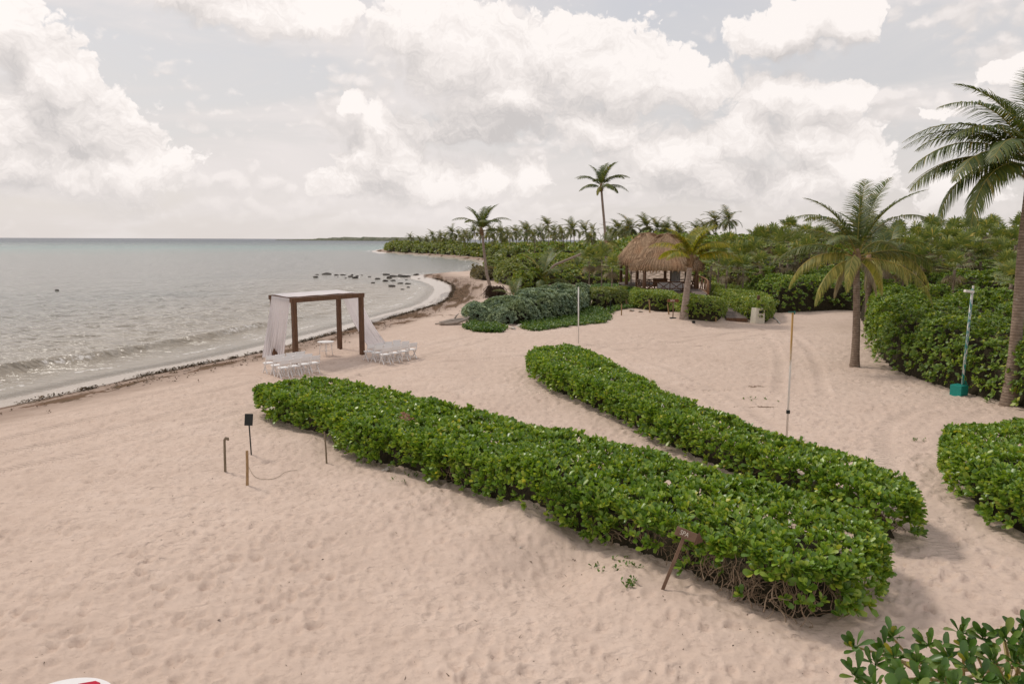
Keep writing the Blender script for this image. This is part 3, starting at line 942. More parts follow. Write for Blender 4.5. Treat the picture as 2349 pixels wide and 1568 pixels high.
def leaves_mesh(name, B, D, Nn, s, tmpl, mats, smooth=True):
    tv, tf = tmpl
    side = np.cross(D, Nn)
    V = B[:, None] + s[:, None, None] * (tv[None, :, 0:1] * side[:, None] + tv[None, :, 1:2] * D[:, None] + tv[None, :, 2:3] * Nn[:, None])
    n = len(B)
    F = (tf[None] + (np.arange(n) * len(tv))[:, None, None]).reshape(-1, tf.shape[1])
    return mesh_np(name, V.reshape(-1, 3), F, mats, smooth)

def shell(poly, h, edge, dens, rng, wob=.12, wobs=1.2, base=0.08, power=.75, inner=0.5, undercut=.1, hvar=None, sideK=1.0, floor=None):
    """points and normals spread over the skin (and a little inside) of a clipped bush standing on the polygon"""
    poly = np.asarray(poly, float)
    area2 = np.sum(poly[:, 0] * np.roll(poly[:, 1], -1) - np.roll(poly[:, 0], -1) * poly[:, 1])
    if area2 < 0:
        poly = poly[::-1]
    hf = (lambda x, y: np.full(len(x), h)) if hvar is None else hvar
    # sides
    seg = np.roll(poly, -1, 0) - poly
    L = np.linalg.norm(seg, axis=1)
    arc = h * .85 + edge * .8
    n = int(L.sum() * arc * dens * sideK)
    i = rng.choice(len(poly), n, p=L / L.sum())
    t = rng.random(n)
    q = poly[i] + seg[i] * t[:, None]
    # smooth outward normals
    en = np.stack([seg[:, 1], -seg[:, 0]], 1) / np.maximum(L, 1e-9)[:, None]
    vn = en + np.roll(en, 1, 0); vn /= np.maximum(np.linalg.norm(vn, axis=1), 1e-9)[:, None]
    on = vn[i] * (1 - t)[:, None] + np.roll(vn, -1, 0)[i] * t[:, None]
    on /= np.maximum(np.linalg.norm(on, axis=1), 1e-9)[:, None]
    ph = rng.random(n) ** 1.0 * (np.pi / 2)
    cz = np.sin(ph) ** power; cx = 1 - np.cos(ph) ** power
    under = undercut * np.clip(1 - cz / .35, 0, 1)
    inset = edge * cx + under
    xy = q - on * inset[:, None]
    ok = in_poly(xy[:, 0], xy[:, 1], poly)
    hh = hf(xy[:, 0], xy[:, 1])
    z = hh * (base + (1 - base) * cz)
    nz = np.sin(ph) ** 1.3
    Ns = np.concatenate([on * np.cos(ph)[:, None] ** .8, nz[:, None]], 1)
    Ps = np.concatenate([xy, z[:, None]], 1)[ok]; Ns = Ns[ok]
    # top
    lo, hi = poly.min(0), poly.max(0)
    n = int(np.prod(hi - lo) * dens)
    xy = rng.uniform(lo, hi, (n, 2))
    ok = in_poly(xy[:, 0], xy[:, 1], poly)
    xy = xy[ok]
    ok = dist_poly(xy[:, 0], xy[:, 1], poly, True) > edge * .9
    xy = xy[ok]
    Pt = np.concatenate([xy, hf(xy[:, 0], xy[:, 1])[:, None]], 1)
    Nt = np.tile([[0., 0, 1]], (len(Pt), 1))
    P_ = np.concatenate([Ps, Pt]); N_ = unit(np.concatenate([Ns, Nt]))
    d = perlin3(P_ / wobs) + .5 * perlin3(P_ / (wobs * .4) + 31)
    P_ = P_ + N_ * (d * wob)[:, None]
    if inner > 0:
        k = rng.random(len(P_)) < inner
        Q = P_[k] - N_[k] * rng.uniform(.08, .38, k.sum())[:, None] * min(1.0, h)
        P_ = np.concatenate([P_, Q]); N_ = np.concatenate([N_, unit(N_[k] + rng.normal(0, .6, (k.sum(), 3)))])
    g = ground(P_[:, 0], P_[:, 1]) if floor is None else np.full(len(P_), floor)
    P_[:, 2] = np.maximum(P_[:, 2], .03) + g
    return P_, N_

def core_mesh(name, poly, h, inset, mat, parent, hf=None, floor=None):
    """solid dark core below the leaves, added for the shade inside the bush"""
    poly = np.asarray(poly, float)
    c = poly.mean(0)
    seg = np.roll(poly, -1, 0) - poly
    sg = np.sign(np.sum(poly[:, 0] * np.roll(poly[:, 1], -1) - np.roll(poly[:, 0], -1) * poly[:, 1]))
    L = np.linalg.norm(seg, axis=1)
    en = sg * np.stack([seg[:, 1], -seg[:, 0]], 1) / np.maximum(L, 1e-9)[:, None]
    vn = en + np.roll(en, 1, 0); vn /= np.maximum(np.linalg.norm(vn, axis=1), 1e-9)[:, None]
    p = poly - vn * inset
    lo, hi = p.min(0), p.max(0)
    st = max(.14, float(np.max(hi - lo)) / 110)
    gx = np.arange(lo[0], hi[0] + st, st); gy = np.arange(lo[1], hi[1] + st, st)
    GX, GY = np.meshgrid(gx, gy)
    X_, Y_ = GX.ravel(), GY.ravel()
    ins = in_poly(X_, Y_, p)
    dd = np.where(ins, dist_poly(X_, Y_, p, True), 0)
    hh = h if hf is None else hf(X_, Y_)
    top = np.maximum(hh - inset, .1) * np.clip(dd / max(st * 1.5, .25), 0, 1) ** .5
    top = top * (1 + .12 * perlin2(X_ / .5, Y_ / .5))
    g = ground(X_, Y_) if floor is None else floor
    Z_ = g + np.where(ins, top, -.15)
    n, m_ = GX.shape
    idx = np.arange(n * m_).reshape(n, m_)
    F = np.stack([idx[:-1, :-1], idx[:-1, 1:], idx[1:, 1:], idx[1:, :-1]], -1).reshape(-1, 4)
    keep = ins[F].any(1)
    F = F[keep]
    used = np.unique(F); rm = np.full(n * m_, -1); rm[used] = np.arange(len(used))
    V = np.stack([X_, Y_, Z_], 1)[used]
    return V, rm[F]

def to_local(me, loc):
    me.transform(Matrix.Translation(-Vector(loc)))

def twigs(starts, rng, length=(.3, .62), r=.010, target=None, wander=.55, n=7, sides=4, up=1.0, inside=None):
    mb = MB()
    for s in starts:
        o_v, o_f = len(mb.v), len(mb.f)
        p = Vector(s)
        d = Vector((rng.normal(0, 1), rng.normal(0, 1), up + abs(rng.normal(0, .5))))
        if target is not None:
            d = d * .5 + Vector(target(p)) * .8
        d.normalize()
        L = rng.uniform(*length)
        pts = [p.copy()]
        for k in range(n):
            d = (d + Vector(rng.normal(0, wander, 3)) * .5).normalized()
            p = p + d * (L / n)
            pts.append(p.copy())
        if inside is not None:
            if not in_poly(np.array([q.x for q in pts]), np.array([q.y for q in pts]), inside).all() or min(q.z - s[2] for q in pts) < -.12:
                continue
        rr = r * rng.uniform(.6, 1.4)
        mb.tube(pts, [rr * (1 - .65 * k / n) for k in range(n + 1)], sides, False)
    return mb

def leaf_objects(B, D, Nn, s, mes, parent, loc):
    """single leaves, each an object of its own under its bush"""
    side = np.cross(D, Nn)
    for k in range(len(B)):
        o = bpy.data.objects.new('leaf', mes[k % len(mes)])
        COL.objects.link(o)
        o.parent = parent
        S = float(s[k])
        m_ = Matrix(((side[k][0] * S, D[k][0] * S, Nn[k][0] * S, B[k][0] - loc[0]),
                     (side[k][1] * S, D[k][1] * S, Nn[k][1] * S, B[k][1] - loc[1]),
                     (side[k][2] * S, D[k][2] * S, Nn[k][2] * S, B[k][2] - loc[2]), (0, 0, 0, 1)))
        o.matrix_local = m_

def leaf_meshes(mat, wx=1.0):
    out = []
    for k in range(3):
        v, f = LEAF_NEAR
        v = v.copy()
        v[:, 2] += (.02, .12, -.08)[k] * v[:, 1] ** 2
        v[:, 0] *= (1.0, 1.12, .9)[k] * wx
        out.append(mesh_np('leaf', v, f, mat))
    return out

def bush(name, label, cat, poly, h, edge, dens, size, n_leaf, tmpl, mat, seed=1, group=None, single=0, wob=.12, wobs=1.2, tilt=(25, 75),
         core=.42, hf=None, inner=.5, holes=None, twig=None, axis_up=.7, power=.75, undercut=.1, spread=.02, sideK=1.0, jit=.35, base=.08, floor=None, twig_mat='twig', twig_in=False, shoots=0.0):
    rng = np.random.default_rng(seed)
    if tmpl is LEAF_FAR:
        dens, size = dens * .62, size * 1.17
    poly = np.asarray(poly, float)
    c = poly.mean(0)
    loc = (float(c[0]), float(c[1]), gz(c[0], c[1]) if floor is None else floor)
    t = thing(name, label, cat, loc, 0, group)
    P_, N_ = shell(poly, h, edge, dens, rng, wob, wobs, hvar=hf, inner=inner, power=power, undercut=undercut, sideK=sideK, base=base, floor=floor)
    if shoots:
        k_ = rng.random(len(P_)) < shoots
        P_[k_] += N_[k_] * rng.uniform(.03, .10, (k_.sum(), 1)) + np.array([0, 0, .02])
    if holes is not None:
        keep = rng.random(len(P_)) < holes(P_, N_)
        P_, N_ = P_[keep], N_[keep]
    A = unit(N_ * .9 + np.array([[0, 0, axis_up]]) + rng.normal(0, jit, N_.shape))
    szs = size * rng.uniform(.8, 1.2, len(P_)) * (1 + .25 * perlin3(P_ / 1.7 + 5))
    B, D, Nn, s = leaf_frames(P_, A, n_leaf, szs, rng, tilt, spread)
    if single:
        ex = np.array(EYE)
        v = ex - B
        dist = np.linalg.norm(v, axis=1)
        face = (np.repeat(N_, n_leaf, 0) * (v / dist[:, None])).sum(1)
        sc_ = s / dist * np.clip(face + .25, .05, 1)
        # leave out leaves outside the picture
        cp = np.array(CAM_M.inverted())
        q = B @ cp[:3, :3].T + cp[:3, 3]
        inx = (np.abs(q[:, 0] / -q[:, 2] * FOC) < 1190) & (np.abs(q[:, 1] / -q[:, 2] * FOC) < 800)
        pick = np.argsort(-(sc_ * inx))[:single]
        leaf_objects(B[pick], D[pick], Nn[pick], s[pick], leaf_meshes(M[mat]), t, loc)
        m2 = np.ones(len(B), bool); m2[pick] = False
        B, D, Nn, s = B[m2], D[m2], Nn[m2], s[m2]
    me = leaves_mesh('foliage', B, D, Nn, s, tmpl, M[mat])
    to_local(me, loc)
    tag(link('foliage', me, t), kind='stuff')
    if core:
        V, F = core_mesh('shade_core', poly, h, core, M['core_rope_dark'], t, hf, floor)
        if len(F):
            me = mesh_np('shade_core', V, F, M['core_rope_dark'])  # added solid core, coloured dark for the shade between the leaves
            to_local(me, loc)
            link('shade_core', me, t)
    if twig is not None:
        mb = twigs(twig(rng, P_, N_), rng, inside=poly if twig_in else None)
        me = mb.mesh('twigs', M[twig_mat], True)
        to_local(me, loc)
        tag(link('twigs', me, t), kind='stuff')
    return t

# ------------------------------------------------------------------ palms
def frond_arrays(L, el0, droop, nleaf, leaflen, rng, width=.021, twist=0.0, hang=.35, segs=2, side=0.0, fold=35, wind=0.0, gap=.16):
    """pinnate frond growing from the origin towards +Y: list of leaflet (V,F), rachis points"""
    n = 18
    pts = [np.zeros(3)]
    a = math.radians(el0)
    yaw = 0.0
    dirs = []
    for k in range(n):
        t = (k + .5) / n
        ang = a - math.radians(droop) * t ** 1.35
        yw = side * t
        d = np.array([math.sin(yw) * math.cos(ang), math.cos(yw) * math.cos(ang), math.sin(ang)])
        dirs.append(d)
        pts.append(pts[-1] + d * L / n)
    dirs.append(dirs[-1])
    pts = np.array(pts); dirs = np.array(dirs)
    V = []; F = []
    tt = np.linspace(gap, .995, nleaf)
    for sgn in (-1, 1):
        for t in tt:
            t2 = min(.999, t + rng.normal(0, .004))
            f = t2 * n; i = int(f); u = f - i
            p = pts[i] * (1 - u) + pts[min(i + 1, n)] * u
            d = dirs[i] * (1 - u) + dirs[min(i + 1, n)] * u
            d /= np.linalg.norm(d)
            sx = np.cross(d, [0, 0, 1.0]); sx /= max(np.linalg.norm(sx), 1e-6)
            upv = np.cross(sx, d)
            prof = math.sin(math.pi * min(1, (t2 * .88 + .14))) ** .55
            l = leaflen * prof * rng.uniform(.88, 1.08)
            fwd = .50 + .55 * t2
            ld = sx * sgn + d * fwd + upv * (math.tan(math.radians(fold)) * .55) + np.array([wind, 0, 0])
            ld /= np.linalg.norm(ld)
            w = width * (.6 + .6 * prof)
            o = len(V)
            q = p.copy(); dd = ld.copy()
            nrm = np.cross(ld, d); nrm /= max(np.linalg.norm(nrm), 1e-6)
            wv = np.cross(nrm, ld)
            for k in range(segs + 1):
                ws = w * (1.0, .9, .55, .3)[k] if k < segs else w * .08
                V.append(q - wv * ws); V.append(q + wv * ws)
                dd = dd + np.array([0, 0, -hang * (k + 1) * (1.0 if segs > 1 else .5) + rng.normal(0, .06)])
                dd /= np.linalg.norm(dd)
                q = q + dd * l / segs
            for k in range(segs):
                F.append((o + 2 * k, o + 2 * k + 1, o + 2 * k + 3, o + 2 * k + 2))
    return np.array(V), np.array(F), pts

def frond_mesh(L, el0, droop, nleaf, leaflen, seed, lmat, rmat, r0=.03, **kw):
    rng = np.random.default_rng(seed)
    V, F, pts = frond_arrays(L, el0, droop, nleaf, leaflen, rng, **kw)
    mb = MB().tube(pts, [r0 * (1 - .85 * k / (len(pts) - 1)) for k in range(len(pts))], 5, False)
    V2 = np.array(mb.v); F2 = np.array(mb.f) + len(V)
    return mesh_np('frond', np.concatenate([V, V2]), np.concatenate([F, F2]), [lmat, rmat], True,
                   np.concatenate([np.zeros(len(F)), np.ones(len(F2))]))

def bark_mat(name, c1, c2, ring=9.0):
    m_, T = new_mat(name)
    co = T.node('ShaderNodeTexCoord').outputs['Object']
    x, y, z = T.sep(co)
    n = T.noise(co, 5.0, 4, .6)
    w = T.m('SINE', T.m('MULTIPLY', T.m('ADD', z, T.m('MULTIPLY', n, .10)), ring * 6.283))
    rg = T.smooth(w, .55, 1.0)
    c = T.mix(T.smooth(n, .3, .72), c1, c2)
    c = T.mix(T.m('MULTIPLY', rg, .6), c, tuple(v * .5 for v in c1))
    streak = T.noise(T.v('MULTIPLY', co, (9, 9, .7)), 1.0, 3)
    c = T.mix(T.smooth(streak, .55, .75, 0, .4), c, tuple(v * .55 for v in c1))
    spots = T.noise(co, 2.0, 3)
    c = T.mix(T.smooth(spots, .60, .66, 0, .5), c, (.40, .36, .31))
    finish(T, principled(T, c, .85, .2, bump(T, T.m('SUBTRACT', n, T.m('MULTIPLY', rg, .5)), .7, .03)))
    return m_
M['bark'] = bark_mat('palm_bark', (.20, .145, .105), (.31, .24, .185))
M['bark_pale'] = bark_mat('pale_palm_bark', (.27, .205, .165), (.40, .32, .265))
M['fibre'] = simple('crown_fibre', (.16, .10, .055), (.30, .20, .12), 9, .9, .15, (1, 1, .3), bmp=.8, bdist=.03)

def trunk_part(pts, r_base, r_top, mat, parent, flare=1.5, rings=7.0, n=14, name='trunk', pits=0):
    """tapering trunk with a swollen foot and leaf-scar rings"""
    pts = np.asarray(pts, float)
    pts = chaikin(pts, 2)
    d = np.concatenate([[0], np.cumsum(np.linalg.norm(np.diff(pts, axis=0), axis=1))])
    L = d[-1]
    k = max(16, int(L * rings * 2))
    s = np.linspace(0, L, k + 1)
    P_ = np.stack([np.interp(s, d, pts[:, i]) for i in range(3)], 1)
    r = r_base + (r_top - r_base) * (s / L) ** .7
    r = r * (1 + (flare - 1) * np.exp(-s / (L * .045 + .12))) * (1 + .035 * (np.arange(k + 1) % 2)) * (1 + .03 * perlin2(s * 2.1, s * 0 + r_base * 50))
    mb = MB().tube(P_, r, n)
    return mb.build(name, mat, parent, True)

def coconut_palm(name, label, foot, pts, r0, r1, fronds, cat='palm tree', group=None, bark='bark', boss=True, nuts=0, seed=0, flare=1.5, rings=7.0):
    """fronds: (azimuth deg, mesh, scale, tilt); azimuth 0 = towards +X"""
    rng = random.Random(seed)
    t = thing(name, label, cat, foot, 0, group)
    f = Vector(foot)
    loc = [tuple(Vector(p) - f) for p in pts]
    trunk_part(loc, r0, r1, M[bark], t, flare, rings)
    top = Vector(loc[-1]); prev = Vector(loc[-2])
    ax = (top - prev).normalized()
    if boss:
        mb = MB()
        mb.tube([top - ax * .35, top - ax * .05, top + ax * .25, top + ax * .55, top + ax * .8], [r1 * 1.05, r1 * 1.55, r1 * 1.6, r1 * 1.0, r1 * .3], 10)
        for k in range(14):
            a = rng.uniform(0, 6.28); z = rng.uniform(-.25, .3)
            p = top + ax * z + Vector((math.cos(a), math.sin(a), 0)) * r1 * 1.2
            q = p + Vector((math.cos(a), math.sin(a), rng.uniform(.2, .9))) * r1 * 1.8
            mb.bar(p, q, r1 * .7, r1 * .2)
        mb.build('crown_shaft', M['fibre'], t, True)
    for az_, me_, sc_, tl in fronds:
        o = bpy.data.objects.new('frond', me_)
        COL.objects.link(o); o.parent = t
        o.matrix_local = Matrix.Translation(top + ax * (.12 + .2 * rng.random())) @ Matrix.Rotation(math.radians(az_ - 90), 4, 'Z') @ Matrix.Rotation(math.radians(tl), 4, 'X') @ Matrix.Scale(sc_, 4)
    for k in range(nuts):
        a = rng.uniform(0, 6.28)
        mb = MB()
        c = top + Vector((math.cos(a) * r1 * 1.7, math.sin(a) * r1 * 1.7, -.1 - .15 * rng.random()))
        mb.tube([c + Vector((0, 0, z)) for z in (-.13, -.09, 0, .08, .12)], [.02, .08, .115, .08, .02], 8)
        mb.build('coconut', M['leaf_yellow'], t, True)
    return t

def small_palm_mesh(seed, r=3.0, n=16, far=True, lmats=('palm_far',)):
    """a whole crown of fronds as one mesh, for palms seen from far away"""
    rng = np.random.default_rng(seed)
    Vs, Fs, o = [], [], 0
    lean = rng.normal(0, .1, 2)
    for k in range(n):
        t = k / n
        el0 = 78 - 115 * t ** 1.1 + rng.normal(0, 7)
        V, F, pts = frond_arrays(r * rng.uniform(.8, 1.1) * (1.0 - .15 * t), el0, 35 + 75 * (1 - abs(t - .5)) * rng.uniform(.6, 1.1), 15, r * .27, rng, width=r * .021, hang=.30, segs=1, fold=25)
        a = k * 2.4 + rng.normal(0, .3)
        R = np.array([[math.cos(a), -math.sin(a), 0], [math.sin(a), math.cos(a), 0], [0, 0, 1]])
        V = V @ R.T
        V[:, 0] -= .10 * np.linalg.norm(V, axis=1) ** 1.2
        V[:, 0] += lean[0] * V[:, 2]
        Vs.append(V); Fs.append(F + o); o += len(V)
        q = (pts[::3] @ R.T)
        q[:, 0] -= .10 * np.linalg.norm(q, axis=1) ** 1.2
        q[:, 0] += lean[0] * q[:, 2]
        mb = MB().tube(q, [r * .011 * (1 - .8 * i / len(q)) for i in range(len(q))], 3, False)
        Vs.append(np.array(mb.v)); Fs.append(np.array(mb.f) + o); o += len(mb.v)
    return mesh_np('crown', np.concatenate(Vs), np.concatenate(Fs), M[lmats[0]])

def fan_frond(rng, stalk, rad, blades=16, el0=45, az_=0.0, droop=.3):
    """one fan leaf: stalk and a circle of narrow folded blades"""
    a = math.radians(el0)
    d = np.array([0, math.cos(a), math.sin(a)])
    p = d * stalk
    up = np.array([0, -math.sin(a), math.cos(a)])
    sx = np.array([1.0, 0, 0])
    V = []; F = []
    for k in range(blades):
        th = math.radians(-140 + 280 * (k + .5) / blades + rng.normal(0, 3))
        bd = d * math.cos(th) + sx * math.sin(th) + up * .18
        bd /= np.linalg.norm(bd)
        side = np.cross(bd, up); side /= np.linalg.norm(side)
        L = rad * rng.uniform(.85, 1.1) * (1 - .18 * abs(th) / 2.4)
        w = rad * .058
        o = len(V)
        q = p + bd * L * .55
        e = p + bd * L * .9 + np.array([0, 0, -droop * L * .35])
        V += [p, q - side * w, q + side * w, e]
        F += [(o, o + 2, o + 1), (o + 1, o + 2, o + 3)]
    R = np.array([[math.cos(az_), -math.sin(az_), 0], [math.sin(az_), math.cos(az_), 0], [0, 0, 1]])
    o = len(V)
    w = np.array([.012 + rad * .012, 0, 0])
    V += [-w, w, p + w * .6, p - w * .6]
    F += [(o, o + 1, o + 2), (o, o + 2, o + 3)]
    return np.array(V) @ R.T, np.array(F)

def fan_crown(seed, rad=1.0, n=26, dead=7, spread=1.0):
    rng = np.random.default_rng(seed)
    Vs, Fs, mi, o = [], [], [], 0
    for k in range(n + dead):
        isd = k >= n
        el0 = rng.uniform(-65, -35) if isd else 88 - 105 * (k / n) ** .9 + rng.normal(0, 8)
        V, F = fan_frond(rng, rad * (rng.uniform(.5, .75) if isd else rng.uniform(.65, 1.0)), rad * rng.uniform(.75, 1.0) * (.8 if isd else 1), 15, el0, k * 2.4 + rng.normal(0, .3), 1.0 if isd else .35)
        V = V + np.array([0, 0, -.15 * rad if isd else .25 * rad * (1 - k / n)])
        Vs.append(V); Fs.append(F + o); o += len(V)
        mi.append(np.full(len(F), 1 if isd else 0))
    return mesh_np('crown', np.concatenate(Vs), np.concatenate(Fs), [M['fan_green'], M['fan_dead']], False, np.concatenate(mi))
# ------------------------------------------------------------------ clipped hedges near the camera
def hedge_poly(base_px, top_px, h, grow=.03):
    p = [tuple(PG(a, b))[:2] for a, b in base_px] + [P0xy(q[0], q[1], q[2] if len(q) > 2 else h) for q in top_px]
    p = chaikin(p, 1, True)
    p = chaikin(p, 1, True)
    seg = np.roll(p, -1, 0) - p
    sg = np.sign(np.sum(p[:, 0] * np.roll(p[:, 1], -1) - np.roll(p[:, 0], -1) * p[:, 1]))
    en = sg * np.stack([seg[:, 1], -seg[:, 0]], 1) / np.maximum(np.linalg.norm(seg, axis=1), 1e-9)[:, None]
    vn = en + np.roll(en, 1, 0)
    vn /= np.maximum(np.linalg.norm(vn, axis=1), 1e-9)[:, None]
    return p + vn * grow

H1 = 1.08
poly1 = hedge_poly([(590, 952), (650, 985), (765, 1008), (795, 1058), (940, 1088), (1080, 1140), (1230, 1188), (1385, 1262), (1500, 1302), (1620, 1358), (1740, 1418), (1830, 1448), (1920, 1452), (1990, 1415), (2010, 1385)],
                   [(2042, 1250), (2020, 1205), (1975, 1172), (1880, 1132), (1700, 1088), (1500, 1030), (1230, 968), (1050, 926), (900, 884), (760, 862), (700, 866), (640, 885, .9), (590, 905, .7)], H1)
H2 = 1.05
poly2 = hedge_poly([(1214, 862), (1236, 890), (1310, 922), (1400, 962), (1560, 1046), (1700, 1110), (1890, 1185), (1990, 1255), (2070, 1262), (2100, 1250)],
                   [(2112, 1135, 1.0), (2080, 1094), (1975, 1050), (1800, 992), (1650, 938), (1520, 888), (1420, 836), (1335, 792), (1270, 789), (1212, 806, .9)], H2)
H3 = 1.15
poly3 = hedge_poly([(2158, 1085), (2185, 1150), (2260, 1205), (2360, 1255), (2560, 1310), (2760, 1300)],
                   [(2900, 1060), (2640, 985), (2480, 968), (2340, 966), (2240, 972), (2180, 983, 1.0)], H3)

HOLES1 = [((1450, 1225), .62), ((1640, 1320), .75), ((1750, 1360), .85), ((1850, 1395), .75), ((1260, 1135), .45), ((1700, 1385), .7), ((1040, 1085), .4), ((1545, 1275), .5)]
def hole_fn(spots, z0=.42):
    cs = [(np.array(P0xy(px, py, z0)), r) for (px, py), r in spots]
    def f(P_, N_):
        k = np.clip(.95 + 1.1 * perlin3(P_ / .55 + 3), .25, 1) * np.where(N_[:, 2] < .7, 1, 1.0)
        k = np.where(N_[:, 2] > .8, np.maximum(k, .8), k)
        n = perlin3(P_ / .35)
        for c, r in cs:
            d = np.hypot(P_[:, 0] - c[0], P_[:, 1] - c[1])
            k = np.minimum(k, np.where((P_[:, 2] < .80) & (N_[:, 2] < .8), np.clip((d / r - .55) * 2.2 + n * .7, .10, 1), 1))
        return k
    return f
def twig_fn(n_all, spots, n_spot, z0=.42):
    def f(rng, P_, N_):
        k = rng.choice(len(P_), n_all)
        s = [tuple(P_[i] - N_[i] * .16 - np.array([0, 0, .15])) for i in k if P_[i][2] < .85 and N_[i][2] < .75]
        for (px, py), r in spots:
            c = P0(px, py, z0)
            for _ in range(int(n_spot * r * 2.6)):
                a, b = rng.normal(0, r * .55, 2)
                x, y = c.x + a + .30, c.y + b + .45
                s.append((x, y, gz(x, y) + rng.uniform(.0, .45)))
        return s
    return f

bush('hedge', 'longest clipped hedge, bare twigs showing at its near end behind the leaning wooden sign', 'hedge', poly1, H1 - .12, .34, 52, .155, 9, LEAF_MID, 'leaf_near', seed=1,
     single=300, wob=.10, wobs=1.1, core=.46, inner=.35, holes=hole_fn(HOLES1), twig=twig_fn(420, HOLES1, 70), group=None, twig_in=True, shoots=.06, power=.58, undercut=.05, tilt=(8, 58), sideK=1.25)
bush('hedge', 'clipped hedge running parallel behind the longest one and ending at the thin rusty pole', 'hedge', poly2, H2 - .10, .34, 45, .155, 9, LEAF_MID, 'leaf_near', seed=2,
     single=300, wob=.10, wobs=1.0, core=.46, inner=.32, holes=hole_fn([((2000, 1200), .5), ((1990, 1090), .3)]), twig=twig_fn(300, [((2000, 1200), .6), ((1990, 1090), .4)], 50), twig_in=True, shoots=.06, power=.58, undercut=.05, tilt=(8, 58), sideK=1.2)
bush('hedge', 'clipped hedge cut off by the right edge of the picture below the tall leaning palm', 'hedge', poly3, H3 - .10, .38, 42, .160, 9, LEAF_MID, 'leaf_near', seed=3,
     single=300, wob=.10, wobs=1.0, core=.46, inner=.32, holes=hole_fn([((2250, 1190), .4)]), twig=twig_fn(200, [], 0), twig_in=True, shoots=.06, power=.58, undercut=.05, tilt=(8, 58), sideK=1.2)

# the leafy shrub that grows up into the lower right corner, close to the camera
def corner_shrub():
    rng = np.random.default_rng(21)
    foot = P0(2330, 1890, 0)
    loc = (foot.x, foot.y, gz(foot.x, foot.y))
    t = thing('shrub', 'big leafy sea lettuce shrub rising into the lower right corner with yellow green stems', 'shrub', loc)
    tips = [(1961, 1482, 5.0), (1961, 1545, 4.7), (2008, 1522, 4.9), (2026, 1490, 5.1), (2048, 1462, 5.2), (2054, 1508, 4.9), (2130, 1478, 5.0), (2104, 1520, 4.7), (2160, 1556, 4.5),
            (2204, 1450, 5.0), (2212, 1488, 4.8), (2259, 1464, 4.9), (2305, 1468, 4.8), (2342, 1470, 4.8), (2222, 1530, 4.5), (2279, 1518, 4.6), (2330, 1520, 4.6), (2070, 1556, 4.6), (2110, 1570, 4.4),
            (2250, 1560, 4.4), (2310, 1565, 4.4), (2355, 1500, 4.6), (2380, 1460, 4.8), (2400, 1530, 4.5), (2010, 1580, 4.6), (2350, 1440, 5.2), (2190, 1580, 4.3), (2345, 1590, 4.3), (2180, 1510, 4.8), (2240, 1500, 4.9)]
    for k in range(46):
        tips.append((rng.uniform(2080, 2620), rng.uniform(1600, 2000), rng.uniform(3.6, 4.6)))
    T_ = np.array([tuple(PY(a, b, Y)) for a, b, Y in tips])
    mb = MB()
    hub = Vector((foot.x, foot.y, 1.2))
    axes = []
    for k, p in enumerate(T_):
        p = Vector(p)
        a = hub + Vector((rng.normal(0, .25), rng.normal(0, .25), rng.uniform(-.3, .7)))
        mid = a.lerp(p, .6) + Vector((rng.normal(0, .06), rng.normal(0, .06), -.10 - .1 * rng.random()))
        m2 = a.lerp(p, .85) + Vector((rng.normal(0, .03), rng.normal(0, .03), -.06))
        pts = chaikin([tuple(q - Vector(loc)) for q in (a, mid, m2, p)], 2)
        mb.tube(pts, list(np.linspace(.017, .008, len(pts))), 5, False)
        d = (p - m2).normalized()
        axes.append((d.x * .6 + rng.normal(0, .15), d.y * .6 + rng.normal(0, .15), .75))
    for k in range(5):
        mb.tube([(rng.normal(0, .1), rng.normal(0, .1), -.1), (rng.normal(0, .15), rng.normal(0, .15), .6), tuple(Vector((hub.x, hub.y, hub.z + .2)) - Vector(loc))], [.05, .04, .025], 6, False)
    mb.build('stems', simple('yellow_green_stem', (.22, .17, .05), (.32, .25, .09), 9, .6), t, True)
    B, D, Nn, s = leaf_frames(T_, np.array(axes), 12, .132, rng, (6, 60), .012)
    v = np.linalg.norm(np.array(EYE) - B, axis=1)
    cp = np.array(CAM_M.inverted())
    q = B @ cp[:3, :3].T + cp[:3, 3]
    inx = (np.abs(q[:, 0] / -q[:, 2] * FOC) < 1190) & (np.abs(q[:, 1] / -q[:, 2] * FOC) < 800)
    pick = np.argsort(-(inx * 10 + s / v))[:300]
    leaf_objects(B[pick], D[pick], Nn[pick], s[pick], leaf_meshes(M['leaf_shrub'], .68), t, loc)
    m2 = np.ones(len(B), bool); m2[pick] = False
    me = leaves_mesh('foliage', B[m2], D[m2], Nn[m2], s[m2], LEAF_NEAR, M['leaf_shrub'])
    to_local(me, loc)
    tag(link('foliage', me, t), kind='stuff')
corner_shrub()
# ------------------------------------------------------------------ thickets and scrub behind the beach
def band(front_px, depth, smooth_n=2):
    """footprint: a front line on the ground in pixels, carried back by a depth in metres"""
    fr = [PG(a, b) for a, b in front_px]
    bk = []
    dl = depth if isinstance(depth, (list, tuple)) else [depth] * len(fr)
    for p, d in zip(fr, dl):
        v = Vector((p.x, p.y, 0)).normalized()
        bk.append((p.x + v.x * d, p.y + v.y * d))
    return chaikin([(p.x, p.y) for p in fr] + bk[::-1], smooth_n, True)

def humps(h, amp, scale, seed=0.0, rise=0.0, y0=0.0, amp2=0.0):
    def f(x, y):
        n = perlin2(x / scale + seed, y / scale + seed * .7)
        m_ = 1 - np.abs(perlin2(x / (scale * .42) + seed * 2, y / (scale * .42)))
        return np.maximum(h + amp * n + amp2 * (m_ - .6) * 2 + rise * np.clip(np.hypot(x, y) - y0, 0, 60), .3)
    return f

F = LEAF_FAR
